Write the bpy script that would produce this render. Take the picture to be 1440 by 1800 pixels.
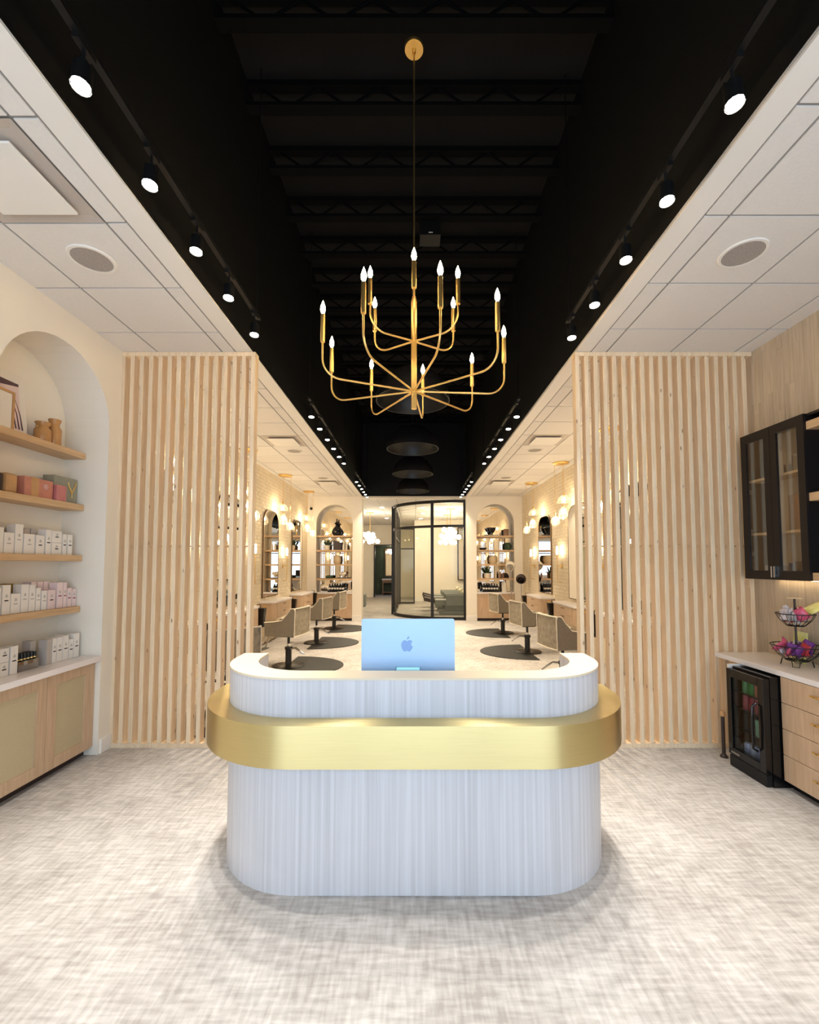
import bpy, bmesh, math, random
from math import sin, cos, pi, radians, sqrt, atan2
from mathutils import Vector, Matrix
random.seed(7)
for o in list(bpy.data.objects): bpy.data.objects.remove(o)
S = bpy.context.scene
COL = S.collection

# ------------------------------------------------------------------ camera, world, daylight, exposure
FPX, PITCH, CAMZ = 764.0, 2.9, 1.67
cd = bpy.data.cameras.new('camera'); cam = bpy.data.objects.new('camera', cd); COL.objects.link(cam)
cd.sensor_fit = 'VERTICAL'; cd.sensor_height = 36.0; cd.lens = 36.0*FPX/1800.0
cd.clip_start = .02; cd.clip_end = 100
cam.location = (0, 0, CAMZ); cam.rotation_euler = (radians(90+PITCH), 0, 0)
PY = 992 - FPX*math.tan(radians(PITCH))           # principal point row
cd.shift_y = (PY-900)/1800.0; cd.shift_x = -(728-720)/1800.0
S.camera = cam
S.view_settings.view_transform = 'Standard'; S.view_settings.look = 'None'
S.view_settings.gamma = 1.0; S.view_settings.use_curve_mapping = False
S.view_settings.exposure = 0.52
S.cycles.max_bounces = 7; S.cycles.diffuse_bounces = 4; S.cycles.glossy_bounces = 4; S.cycles.transmission_bounces = 3; S.cycles.transparent_max_bounces = 8
S.cycles.caustics_reflective = False; S.cycles.caustics_refractive = False
W = bpy.data.worlds.new('sky'); S.world = W; W.use_nodes = True
W.node_tree.nodes['Background'].inputs[0].default_value = (.62, .78, 1.0, 1)
W.node_tree.nodes['Background'].inputs[1].default_value = 1.2

def area_light(name, loc, rot, sx, sy, power, col):
    l = bpy.data.lights.new(name, 'AREA'); l.shape = 'RECTANGLE'; l.size = sx; l.size_y = sy
    l.energy = power; l.color = col
    o = bpy.data.objects.new(name, l); o.location = loc; o.rotation_euler = rot; COL.objects.link(o); return o
# daylight entering through the shop window behind the camera
area_light('window_daylight', (.2, -1.75, 1.65), (radians(90), 0, 0), 5.6, 2.9, 150, (.67, .81, 1.0))

# dims
XL, XLS, XR = -2.78, -3.18, 3.23       # front left wall, salon left wall, right wall
HC, XT, ZD = 3.70, 1.55, 5.90          # tile ceiling, half width of the black trough, joist underside
YS, YB, YF, YR = 4.05, 12.9, -1.4, 22.3  # slat screens, salon back wall, shop front, rear wall

# ------------------------------------------------------------------ helpers
def s2l(c): return tuple(((x/255.0)/12.92 if x/255.0 <= .04045 else ((x/255.0+.055)/1.055)**2.4) for x in c)
ORG = {}
class B:
    def __init__(s): s.v = []; s.f = []
    def add(s, vs, fs):
        n = len(s.v); s.v += [tuple(p) for p in vs]; s.f += [tuple(i+n for i in f) for f in fs]; return s
    def box(s, x0, x1, y0, y1, z0, z1):
        return s.add([(x0,y0,z0),(x1,y0,z0),(x1,y1,z0),(x0,y1,z0),(x0,y0,z1),(x1,y0,z1),(x1,y1,z1),(x0,y1,z1)],
                     [(0,3,2,1),(4,5,6,7),(0,1,5,4),(1,2,6,5),(2,3,7,6),(3,0,4,7)])
    def cyl(s, p, q, r, r2=None, n=12, caps=True):
        p = Vector(p); q = Vector(q); d = (q-p).normalized()
        a = d.orthogonal().normalized(); b = d.cross(a); r2 = r if r2 is None else r2
        vs = []
        for (c, rr) in ((p, r), (q, r2)):
            for i in range(n):
                t = 2*pi*i/n; vs.append(c + a*(rr*cos(t)) + b*(rr*sin(t)))
        fs = [(i, (i+1) % n, n+(i+1) % n, n+i) for i in range(n)]
        if caps: fs += [tuple(range(n-1, -1, -1)), tuple(range(n, 2*n))]
        return s.add(vs, fs)
    def lathe(s, prof, c=(0,0,0), n=20, sx=1, sy=1, caps=True, loop=False):
        vs = []; fs = []
        for (r, z) in prof:
            for i in range(n):
                t = 2*pi*i/n; vs.append((c[0]+sx*r*cos(t), c[1]+sy*r*sin(t), c[2]+z))
        m = len(prof)
        for k in range(m if loop else m-1):
            k2 = (k+1) % m
            for i in range(n):
                j = (i+1) % n; fs.append((k*n+i, k*n+j, k2*n+j, k2*n+i))
        if not caps or loop: return s.add(vs, fs)
        if prof[0][0] > 1e-5: fs.append(tuple(range(n-1, -1, -1)))
        if prof[-1][0] > 1e-5: fs.append(tuple(range((m-1)*n, m*n)))
        return s.add(vs, fs)
    def tube(s, pts, r, n=6, closed=False, rr=None):
        P = [Vector(p) for p in pts]; m = len(P); vs = []; fs = []; a = None
        for k in range(m):
            if closed: d = P[(k+1) % m]-P[k-1]
            else: d = P[min(k+1, m-1)]-P[max(k-1, 0)]
            d.normalize()
            if a is None: a = d.orthogonal().normalized()
            else: a = (a-d*a.dot(d)); a = a.normalized() if a.length > 1e-6 else d.orthogonal().normalized()
            b = d.cross(a); rad = rr[k] if rr else r
            for i in range(n):
                t = 2*pi*i/n; vs.append(P[k]+a*(rad*cos(t))+b*(rad*sin(t)))
        for k in range(m if closed else m-1):
            k2 = (k+1) % m
            for i in range(n):
                j = (i+1) % n; fs.append((k*n+i, k*n+j, k2*n+j, k2*n+i))
        if not closed: fs += [tuple(range(n-1, -1, -1)), tuple(range((m-1)*n, m*n))]
        return s.add(vs, fs)
    def prism(s, poly, h0, h1, axis='z'):
        n = len(poly)
        def P(a, h): return (a[0], a[1], h) if axis == 'z' else ((h, a[0], a[1]) if axis == 'x' else (a[0], h, a[1]))
        vs = [P(a, h0) for a in poly]+[P(a, h1) for a in poly]
        fs = [tuple(range(n-1, -1, -1)), tuple(range(n, 2*n))]+[(i, (i+1) % n, n+(i+1) % n, n+i) for i in range(n)]
        return s.add(vs, fs)
    def sphere(s, c, r, n=12, m=8, sc=(1,1,1)):
        prof = [(r*sin(pi*k/m), -r*cos(pi*k/m)) for k in range(m+1)]
        vs = []; fs = []
        vs.append((c[0], c[1], c[2]-r*sc[2]))
        for k in range(1, m):
            for i in range(n):
                t = 2*pi*i/n; vs.append((c[0]+sc[0]*prof[k][0]*cos(t), c[1]+sc[1]*prof[k][0]*sin(t), c[2]+sc[2]*prof[k][1]))
        vs.append((c[0], c[1], c[2]+r*sc[2])); L = len(vs)-1
        for i in range(n):
            j = (i+1) % n; fs.append((0, 1+j, 1+i)); fs.append((L, 1+(m-2)*n+i, 1+(m-2)*n+j))
        for k in range(m-2):
            for i in range(n):
                j = (i+1) % n; fs.append((1+k*n+i, 1+k*n+j, 1+(k+1)*n+j, 1+(k+1)*n+i))
        return s.add(vs, fs)
    def quad(s, a, b, c, d): return s.add([a, b, c, d], [(0, 1, 2, 3)])
    def xf(s, M): s.v = [tuple(M @ Vector(p)) for p in s.v]; return s

def mesh_of(name, b, bevel=0, smooth=0, seg=2):
    me = bpy.data.meshes.new(name); me.from_pydata(b.v, [], b.f)
    bm = bmesh.new(); bm.from_mesh(me)
    bmesh.ops.recalc_face_normals(bm, faces=bm.faces)
    if bevel:
        es = [e for e in bm.edges if len(e.link_faces) == 2 and e.calc_face_angle(0) > radians(35)]
        bmesh.ops.bevel(bm, geom=es, offset=bevel, segments=seg, profile=.5, affect='EDGES', clamp_overlap=True)
    bm.to_mesh(me); bm.free()
    if smooth:
        for p in me.polygons: p.use_smooth = True
        me.set_sharp_from_angle(angle=radians(smooth))
    return me
def put(name, b, mat, parent=None, bevel=0, smooth=0, kind=None, label=None, seg=2):
    if parent is not None:
        loc, rz = ORG[parent.name]
        c, s_ = cos(-rz), sin(-rz); nv = []
        for p in b.v:
            x, y, z = p[0]-loc[0], p[1]-loc[1], p[2]-loc[2]; nv.append((x*c-y*s_, x*s_+y*c, z))
        b.v = nv
    else:
        xs = [p[0] for p in b.v]; ys = [p[1] for p in b.v]; zs = [p[2] for p in b.v]
        o0 = ((min(xs)+max(xs))/2, (min(ys)+max(ys))/2, min(zs))
        b.v = [(p[0]-o0[0], p[1]-o0[1], p[2]-o0[2]) for p in b.v]
    me = mesh_of(name, b, bevel, smooth, seg); me.materials.append(mat)
    o = bpy.data.objects.new(name, me); COL.objects.link(o)
    if parent is not None: o.parent = parent; ORG[o.name] = ORG[parent.name]
    else: o.location = o0; ORG[o.name] = (o0, 0)
    if kind: o['kind'] = kind
    if label: o['label'] = label
    return o
def tag(o, label, cat, group=None):
    o['label'] = label; o['category'] = cat
    if group: o['group'] = group
    return o
def thing(name, label, cat, loc=(0,0,0), rz=0, group=None):
    o = bpy.data.objects.new(name, None); o.empty_display_size = .1; COL.objects.link(o)
    o.location = loc; o.rotation_euler = (0, 0, rz); ORG[o.name] = (tuple(loc), rz)
    return tag(o, label, cat, group)
def struct(name, b=None, mat=None, **k):
    if b is None:
        o = bpy.data.objects.new(name, None); COL.objects.link(o); ORG[o.name] = ((0,0,0), 0); o['kind'] = 'structure'; return o
    return put(name, b, mat, kind='structure', **k)
def inst(name, me, loc, parent, rz=0):
    o = bpy.data.objects.new(name, me); COL.objects.link(o); o.parent = parent
    p = ORG[parent.name][0]; o.location = (loc[0]-p[0], loc[1]-p[1], loc[2]-p[2]); o.rotation_euler = (0, 0, rz); return o
def dup(root, loc, rz, label, group=None):
    kids = {}
    for x in bpy.data.objects:
        if x.parent: kids.setdefault(x.parent.name, []).append(x)
    def rec(o, par):
        c = o.copy(); COL.objects.link(c); c.parent = par
        for k in kids.get(o.name, []): rec(k, c)
        return c
    r = rec(root, None); r.location = loc; r.rotation_euler = (0, 0, rz); r['label'] = label
    if group: r['group'] = group
    return r
ORD = ['first','second','third','fourth','fifth','sixth','seventh','eighth','ninth','tenth','eleventh','twelfth','thirteenth']

# ------------------------------------------------------------------ materials
def newmat(name):
    m = bpy.data.materials.new(name); m.use_nodes = True; nt = m.node_tree
    return m, nt, nt.nodes['Principled BSDF']
def M(name, col, rough=.5, metal=0, var=.06, scale=6, stretch=(1,1,1), col2=None, bump=0, rnd=0, detail=4, spec=None, bscale=None, lo=.3, hi=.7):
    m, nt, p = newmat(name); N = nt.nodes; L = nt.links
    a = s2l(col); b = s2l(col2) if col2 else tuple(min(1, x*(1+var)) for x in a)
    if not col2: a = tuple(x*(1-var) for x in a)
    tc = N.new('ShaderNodeTexCoord'); mp = N.new('ShaderNodeMapping'); mp.inputs['Scale'].default_value = stretch
    src = tc.outputs['Object']
    if rnd:
        oi = N.new('ShaderNodeObjectInfo'); ad = N.new('ShaderNodeVectorMath'); ad.operation = 'MULTIPLY_ADD'
        cx = N.new('ShaderNodeCombineXYZ')
        for i in range(3): L.new(oi.outputs['Random'], cx.inputs[i])
        ad.inputs[1].default_value = (37, 53, 71); L.new(cx.outputs[0], ad.inputs[0]); L.new(src, ad.inputs[2]); src = ad.outputs[0]
    L.new(src, mp.inputs['Vector'])
    no = N.new('ShaderNodeTexNoise'); no.inputs['Scale'].default_value = scale; no.inputs['Detail'].default_value = detail
    L.new(mp.outputs[0], no.inputs['Vector'])
    cr = N.new('ShaderNodeValToRGB'); cr.color_ramp.elements[0].position = lo; cr.color_ramp.elements[1].position = hi
    cr.color_ramp.elements[0].color = (*a, 1); cr.color_ramp.elements[1].color = (*b, 1)
    L.new(no.outputs['Fac'], cr.inputs['Fac'])
    out = cr.outputs['Color']
    if rnd:
        hs = N.new('ShaderNodeHueSaturation'); mr = N.new('ShaderNodeMapRange')
        mr.inputs['To Min'].default_value = 1-rnd; mr.inputs['To Max'].default_value = 1+rnd
        L.new(oi.outputs['Random'], mr.inputs['Value']); L.new(mr.outputs[0], hs.inputs['Value']); L.new(out, hs.inputs['Color']); out = hs.outputs[0]
    L.new(out, p.inputs['Base Color'])
    p.inputs['Roughness'].default_value = rough; p.inputs['Metallic'].default_value = metal
    if spec is not None: p.inputs['Specular IOR Level'].default_value = spec
    if bump:
        bp = N.new('ShaderNodeBump'); bp.inputs['Strength'].default_value = bump; bp.inputs['Distance'].default_value = .01
        src2 = no
        if bscale:
            src2 = N.new('ShaderNodeTexNoise'); src2.inputs['Scale'].default_value = bscale; L.new(mp.outputs[0], src2.inputs['Vector'])
        L.new(src2.outputs['Fac'], bp.inputs['Height']); L.new(bp.outputs[0], p.inputs['Normal'])
    m.diffuse_color = (*a, 1); return m
def E(name, col, st):
    m, nt, p = newmat(name); p.inputs['Base Color'].default_value = (*col, 1)
    p.inputs['Emission Color'].default_value = (*col, 1); p.inputs['Emission Strength'].default_value = st; return m
def glass(name, tint=(1,1,1), white=.06, refl=.10, wcol=(1,1,1)):
    m, nt, p = newmat(name); N = nt.nodes; L = nt.links; N.remove(p); out = N['Material Output']
    t = N.new('ShaderNodeBsdfTransparent'); t.inputs[0].default_value = (*tint, 1)
    g = N.new('ShaderNodeBsdfGlossy'); g.inputs['Roughness'].default_value = .03
    d = N.new('ShaderNodeBsdfTranslucent'); d.inputs[0].default_value = (*wcol, 1)
    fr = N.new('ShaderNodeLayerWeight'); fr.inputs['Blend'].default_value = .25
    mr = N.new('ShaderNodeMapRange'); mr.inputs['To Min'].default_value = refl*.4; mr.inputs['To Max'].default_value = min(1, refl*5)
    L.new(fr.outputs['Facing'], mr.inputs['Value'])
    m1 = N.new('ShaderNodeMixShader'); m1.inputs[0].default_value = white; L.new(t.outputs[0], m1.inputs[1]); L.new(d.outputs[0], m1.inputs[2])
    m2 = N.new('ShaderNodeMixShader'); L.new(mr.outputs[0], m2.inputs[0]); L.new(m1.outputs[0], m2.inputs[1]); L.new(g.outputs[0], m2.inputs[2])
    L.new(m2.outputs[0], out.inputs[0]); return m

def knotty(name, c1, c2, knot):
    m = M(name, c1, .55, 0, scale=5, stretch=(14,14,.9), col2=c2, rnd=.06, detail=5, spec=.3)
    nt = m.node_tree; N = nt.nodes; L = nt.links; p = N['Principled BSDF']
    src = p.inputs['Base Color'].links[0].from_socket
    mp = N['Mapping']; mp2 = N.new('ShaderNodeMapping'); mp2.inputs['Scale'].default_value = (9, 9, 3.2)
    L.new(mp.inputs['Vector'].links[0].from_socket, mp2.inputs['Vector'])
    vo = N.new('ShaderNodeTexVoronoi'); vo.inputs['Scale'].default_value = 1.0; L.new(mp2.outputs[0], vo.inputs['Vector'])
    mr = N.new('ShaderNodeMapRange'); mr.inputs['From Min'].default_value = .035; mr.inputs['From Max'].default_value = .085
    mr.inputs['To Min'].default_value = .75; mr.inputs['To Max'].default_value = 0
    L.new(vo.outputs['Distance'], mr.inputs['Value'])
    mx = N.new('ShaderNodeMix'); mx.data_type = 'RGBA'; L.new(mr.outputs[0], mx.inputs[0]); L.new(src, mx.inputs[6]); mx.inputs[7].default_value = (*s2l(knot), 1)
    L.new(mx.outputs[2], p.inputs['Base Color']); return m

def weave(name, c1, c2, c3):
    m, nt, p = newmat(name); N = nt.nodes; L = nt.links
    tc = N.new('ShaderNodeTexCoord')
    def nz(st, sc, dt=3):
        mp = N.new('ShaderNodeMapping'); mp.inputs['Scale'].default_value = st; L.new(tc.outputs['Object'], mp.inputs['Vector'])
        n = N.new('ShaderNodeTexNoise'); n.inputs['Scale'].default_value = sc; n.inputs['Detail'].default_value = dt; L.new(mp.outputs[0], n.inputs['Vector']); return n.outputs['Fac']
    a = nz((1, 6, 1), 8, 5); b = nz((6, 1, 1), 8, 5); c = nz((1, 1, 1), 2.6, 4)
    ad = N.new('ShaderNodeMath'); ad.operation = 'ADD'; L.new(a, ad.inputs[0]); L.new(b, ad.inputs[1])
    ad2 = N.new('ShaderNodeMath'); ad2.operation = 'MULTIPLY_ADD'; L.new(c, ad2.inputs[0]); ad2.inputs[1].default_value = .8; L.new(ad.outputs[0], ad2.inputs[2])
    cr = N.new('ShaderNodeValToRGB'); e = cr.color_ramp.elements
    mr = N.new('ShaderNodeMapRange'); mr.inputs['From Min'].default_value = 1.08; mr.inputs['From Max'].default_value = 1.72; L.new(ad2.outputs[0], mr.inputs['Value'])
    e[0].position = 0; e[0].color = (*s2l(c1), 1); e[1].position = 1; e[1].color = (*s2l(c3), 1); k = e.new(.5); k.color = (*s2l(c2), 1)
    L.new(mr.outputs[0], cr.inputs['Fac']); L.new(cr.outputs[0], p.inputs['Base Color'])
    p.inputs['Roughness'].default_value = .62; p.inputs['Specular IOR Level'].default_value = .3
    return m

m_floor = weave('floor_weave', (154,147,141), (176,170,164), (197,191,186))
m_white = M('white_paint', (236,230,222), .6, var=.015, scale=2)
m_cream = M('cream_paint', (238,228,212), .6, var=.015, scale=2)
m_tile = M('ceiling_tile', (228,222,216), .85, var=.02, scale=60, bump=.08)
m_tbar = M('ceiling_grid', (150,144,138), .6, var=.01)
m_black = M('black_paint', (9,9,9), .6, var=.15, scale=3, spec=.25)
m_joist = M('black_joist', (7,7,7), .8, var=.1, spec=.1)
m_deck = M('black_deck', (20,19,19), .8, var=.2, scale=2, spec=.2)
m_slat = knotty('pine_slat', (238,215,184), (224,195,158), (120,78,44))
m_oak = M('oak_laminate', (206,176,146), .5, scale=4, stretch=(12,12,.8), col2=(188,156,124), rnd=.03)
m_oakh = M('oak_shelf', (214,180,138), .5, scale=4, stretch=(10,.8,10), col2=(196,158,116), rnd=.03)
m_rattan = M('rattan_panel', (200,184,150), .7, scale=230, col2=(182,164,128), bump=.3)
m_desk = M('desk_laminate', (186,182,183), .42, scale=4, stretch=(16,16,.18), col2=(206,203,205), detail=6, lo=.32, hi=.68)
m_desktop = M('desk_top', (216,199,172), .45, var=.02)
m_gold = M('brushed_gold', (220,201,144), .36, 1.0, scale=6, stretch=(1,1,60), var=.03)
_n = m_gold.node_tree; _p = _n.nodes['Principled BSDF']; _t = _n.nodes.new('ShaderNodeTangent'); _t.direction_type = 'RADIAL'; _t.axis = 'Z'
_n.links.new(_t.outputs[0], _p.inputs['Tangent']); _p.inputs['Anisotropic'].default_value = .85; _p.inputs['Anisotropic Rotation'].default_value = .25
m_brass = M('brass', (236,198,124), .36, 1.0, var=.02)
m_quartz = M('quartz_counter', (238,230,226), .22, var=.03, scale=4)
m_brick = M('painted_brick', (238,222,194), .7, var=.05, scale=9, bump=.25, bscale=30)
m_mortar = M('brick_mortar', (234,217,189), .85, var=.03)
m_plank = M('wall_plank', (206,188,164), .6, scale=3, stretch=(16,16,.9), col2=(184,164,138), rnd=.08)
m_blackm = M('black_metal', (20,20,21), .4, 0.3, var=.1)
m_gloss = M('black_gloss', (14,14,15), .15, 0, var=.1)
m_dome = M('dome_lacquer', (22,21,22), .3, 0, var=.1)
m_domein = M('dome_inner', (18,17,18), .45, .1, var=.1)
m_mirror = M('mirror', (236,232,224), .01, 1.0, var=.005)
m_chrome = M('chrome', (220,220,222), .12, 1.0, var=.01)
m_steel = M('steel', (170,168,164), .3, 1.0, var=.02)
m_leather = M('grey_leather', (132,122,106), .5, var=.06, scale=20, bump=.05)
m_velvet = M('grey_velvet', (168,156,136), .75, scale=14, col2=(138,126,106))
m_pipe = M('cream_piping', (226,212,190), .5, var=.02)
m_rubber = M('black_rubber', (30,30,29), .6, var=.08, scale=30)
m_pump = M('black_pump', (24,22,22), .35, 0, var=.1)
m_brown = M('dark_brown', (52,36,32), .5, var=.1)
m_alu = M('blue_aluminium', (170,202,236), .42, .1, var=.01)
m_alud = M('blue_aluminium_logo', (112,142,186), .3, .2, var=.01)
m_aluL = M('teal_stand', (170,226,230), .35, .3, var=.01)
m_box = M('white_carton', (236,228,218), .55, var=.015)
m_boxp = M('blush_carton', (232,208,204), .55, var=.015)
m_boxg = M('grey_carton', (190,178,168), .55, var=.02)
m_boxo = M('olive_carton', (140,110,42), .5, var=.05)
m_ink = M('black_ink', (24,22,24), .6, var=.02)
m_inkr = M('wine_ink', (120,30,50), .6, var=.02)
m_inkg = M('grey_ink', (186,180,172), .6, var=.02)
m_tan = M('tan_wood', (196,150,100), .5, var=.12, scale=10)
m_rose = M('rose_wrap', (196,128,108), .35, var=.12, scale=12)
m_pink = M('pink_wrap', (196,120,116), .35, var=.12, scale=12)
m_sage = M('sage_wrap', (146,142,122), .25, var=.05)
m_ceram = M('amber_ceramic', (186,136,82), .25, var=.1, scale=12)
m_paper = M('paper', (236,228,216), .7, var=.01)
m_plum = M('plum_print', (92,66,72), .7, var=.25, scale=16)
m_plant = M('succulent', (44,66,38), .5, var=.25, scale=12)
m_pot = M('white_pot', (236,226,208), .4, var=.02)
m_stone = M('beige_stone', (206,182,146), .6, var=.08, scale=14)
m_coral = M('white_coral', (238,226,206), .6, var=.05, scale=20)
m_bronze = M('bronze_frame', (112,86,58), .4, .7, var=.05)
m_frame = M('black_frame', (24,18,17), .4, .2, var=.1)
m_lounge = M('grey_lounge', (132,134,126), .5, var=.06)
m_towel = M('cream_towel', (232,220,188), .85, var=.05, scale=30)
m_wood2 = M('walnut', (150,110,80), .5, scale=4, stretch=(10,10,.8), col2=(122,86,60))
m_green = M('green_wall', (70,78,58), .7, var=.1)
m_glassP = glass('partition_glass', (.95,.96,.91), .01, .05, (1,.95,.8))
m_glassS = glass('pendant_glass', (1,.98,.94), .07, .14, (1,.9,.75))
m_glassC = glass('clear_glass', (.96,.97,.96), .02, .10)
m_glassF = glass('fridge_glass', (.82,.84,.88), .0, .022)
m_acryl = glass('acrylic', (.92,.92,.92), .08, .2)
e_candle = E('candle_glow', (1,.72,.38), 90)
e_track = E('track_glow', (1,.93,.82), 40)
e_pend = E('pendant_glow', (1,.82,.55), 115)
e_sconce = E('sconce_glow', (1,.85,.60), 34)
e_globe = E('globe_glow', (1,.88,.66), 24)
e_down = E('downlight_glow', (1,.88,.68), 60)
e_led = E('led_strip', (1,.78,.48), 9)

# ------------------------------------------------------------------ the setting
struct('floor', B().box(-3.6, 3.6, -1.6, YR+2.2, -.1, 0), m_floor)

def arch_pts(u0, u1, zc, n=20):
    R = (u1-u0)/2; uc = (u0+u1)/2
    return [(uc+R*cos(pi-pi*k/n), zc+R*sin(pi-pi*k/n)) for k in range(n+1)]
def arch_wall(u_lo, u_hi, z_hi, u0, u1, zc, P):
    """wall sheet with an arched opening to the floor; P(u,z) -> point"""
    b = B(); A = arch_pts(u0, u1, zc)
    b.quad(P(u_lo,0), P(u0,0), P(u0,zc), P(u_lo,zc)); b.quad(P(u1,0), P(u_hi,0), P(u_hi,zc), P(u1,zc))
    b.quad(P(u_lo,zc), P(u0,zc), P(u0,z_hi), P(u_lo,z_hi)); b.quad(P(u1,zc), P(u_hi,zc), P(u_hi,z_hi), P(u1,z_hi))
    for k in range(len(A)-1):
        a, c = A[k], A[k+1]; b.quad(P(*a), P(*c), P(c[0],z_hi), P(a[0],z_hi))
    return b
def arch_reveal(u0, u1, zc, P, Q):
    """jambs, soffit and back of the niche; P front plane, Q back plane"""
    b = B(); A = [(u0, 0)]+arch_pts(u0, u1, zc)+[(u1, 0)]
    for k in range(len(A)-1): b.quad(P(*A[k]), P(*A[k+1]), Q(*A[k+1]), Q(*A[k]))
    n = len(A); b.add([Q(*a) for a in A], [tuple(range(n))]); return b

# left front wall with arched niche
NY0, NY1, NZC = 2.83, 3.905, 2.91
wl = arch_wall(YF, YS, HC, NY0, NY1, NZC, lambda u, z: (XL, u, z))
r = arch_reveal(NY0, NY1, NZC, lambda u, z: (XL, u, z), lambda u, z: (XLS, u, z)); wl.add(r.v, r.f)
wl.quad((XL,YS,0), (XLS-.05,YS,0), (XLS-.05,YS,HC), (XL,YS,HC))
struct('wall_left', wl, m_cream)
# salon side walls of painted brick
def brick_wall(name, x, side, y0, y1):
    w = struct(name, B().box(min(x, x+side*.08), max(x, x+side*.08), y0, y1, 0, HC), m_mortar)
    b = B(); row = 0; z = .004; rng = random.Random(3)
    while z < HC-.02:
        zt = min(z+.066, HC); y = y0-(.11 if row % 2 else 0)
        while y < y1:
            ya, yb = max(y, y0), min(y+.205, y1)
            if yb-ya > .03:
                d = .007+rng.random()*.004; f = -side*d
                b.add([(x,ya,z),(x,yb,z),(x,yb,zt),(x,ya,zt),(x+f,ya+.002,z+.002),(x+f,yb-.002,z+.002),(x+f,yb-.002,zt-.002),(x+f,ya+.002,zt-.002)],
                      [(4,5,6,7),(0,1,5,4),(1,2,6,5),(2,3,7,6),(3,0,4,7)])
            y += .215
        z += .075; row += 1
    put('bricks', b, m_brick, w, kind='stuff')
    return w
brick_wall('wall_salon_left', XLS, -1, YS+.1, YB)
brick_wall('wall_salon_right', XR, 1, YS+.1, YB)
# right front wall with laminate planks
wr = struct('wall_right', B().box(XR+.010, XR+.1, YF, YS+.1, 0, HC), m_plank)
y = 2.6; ci = 0
while y < YS+.09:
    w_ = .056; z = 0; rng = random.Random(ci); first = True
    while z < HC-.001:
        L_ = rng.choice((.55, .8, 1.0, 1.25))*(rng.random()*.5+.4 if first else 1); first = False
        z1 = min(HC, z+L_); d = rng.random()*.003
        put('plank', B().box(XR-.002-d, XR+.013, y+.0003, min(y+w_, YS+.1)-.0003, z+.0003, z1-.0003), m_plank, wr)
        z = z1
    y += w_; ci += 1
# shop front behind the camera: frame and panes
wf = struct('wall_front', B().box(XL-.5, XR+.1, YF-.1, YF, 0, .12).box(XL-.5, XR+.1, YF-.1, YF, 3.15, 6.3)
            .box(XL-.5, XL+.25, YF-.1, YF, .12, 3.15).box(XR-.25, XR+.1, YF-.1, YF, .12, 3.15), m_white)
w1 = struct('window_1', B().box(-.92, -.86, YF-.08, YF-.02, .12, 3.15).box(.98, 1.04, YF-.08, YF-.02, .12, 3.15).box(-2.53, 2.98, YF-.08, YF-.02, 2.35, 2.41), m_frame)
for (a, c) in ((-2.53, -.92), (-.86, .98), (1.04, 2.98)):
    for (z0, z1) in ((.12, 2.35), (2.41, 3.15)):
        put('pane', B().box(a, c, YF-.055, YF-.045, z0, z1), m_glassC, w1)

# back wall with two arched niches, and the wide opening between
BN = {'left': (-2.91, -1.83), 'right': (1.86, 2.975)}
BZC = 2.91
for side, (u0, u1) in BN.items():
    lo, hi = (XLS-.05, -XT+.0) if side == 'left' else (XT+.0, XR+.05)
    b = arch_wall(lo, hi, HC, u0, u1, BZC, lambda u, z: (u, YB, z))
    r = arch_reveal(u0, u1, BZC, lambda u, z: (u, YB, z), lambda u, z: (u, YB+.36, z)); b.add(r.v, r.f)
    e = hi if side == 'left' else lo
    b.quad((e, YB, 0), (e, YB+.42, 0), (e, YB+.42, HC), (e, YB, HC))
    struct('wall_back_'+side, b, m_cream)
    a0, a1 = (u1, hi+.012) if side == 'left' else (lo-.012, u0)
    struct('baseboard_back_'+side, B().box(a0, a1, YB-.014, YB-.001, 0, .16).box(lo+.06 if side == 'left' else u1, u0 if side == 'left' else hi-.06, YB-.014, YB-.001, 0, .16), m_white, bevel=.003)
struct('wall_back_header', B().box(-XT, XT, YB-.02, YB+.15, HC-.06, HC-.001), m_cream)
struct('wall_trough_end', B().box(-XT, XT, YB, YB+.1, HC, 6.2), m_black)
struct('wall_trough_left', B().box(-XT-.06, -XT, YF, YB+.1, HC+.012, 6.2), m_black)
struct('wall_trough_right', B().box(XT, XT+.06, YF, YB+.1, HC+.012, 6.2), m_black)
struct('baseboard_left', B().box(XL-.001, XL+.016, NY1+.02, YS-.002, 0, .125), m_white, bevel=.003)

# tile ceilings
def tile_ceiling(name, xs, y_off, y0, y1, xb0, xb1, skip=()):
    c = struct(name, B().box(min(xs[0], xs[-1]), max(xs[0], xs[-1]), y0, y1, HC+.004, HC+.03), m_tbar)
    put('soffit_border', B().box(min(xb0, xb1), max(xb0, xb1), y0, y1, HC-.002, HC+.03), m_white, c)
    ys = [y0]; k = math.ceil((y0-y_off)/.611)
    while y_off+k*.611 < y1-.05: ys.append(y_off+k*.611); k += 1
    ys.append(y1); cache = {}
    for i in range(len(xs)-1):
        a, d = sorted((xs[i], xs[i+1]))
        for j in range(len(ys)-1):
            cx, cy = (a+d)/2, (ys[j]+ys[j+1])/2
            if any(abs(cx-sx) < .2 and abs(cy-sy) < .3 for sx, sy in skip): continue
            key = (round(d-a, 3), round(ys[j+1]-ys[j], 3))
            if key not in cache:
                hx, hy = key[0]/2-.008, key[1]/2-.008
                cache[key] = mesh_of('tile', B().box(-hx, hx, -hy, hy, -.004, .006)); cache[key].materials.append(m_tile)
            inst('tile', cache[key], (cx, cy, HC), c)
    return c
LV = [(-2.14, 2.18), (-2.14, 7.07), (-2.14, 10.73)]; RV = [(2.145, 7.01), (2.145, 10.68)]
tile_ceiling('ceiling', [-1.705, -1.833, -2.45, -3.06, -3.20], 2.484, YF, YB, -XT, -1.70, LV)
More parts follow.
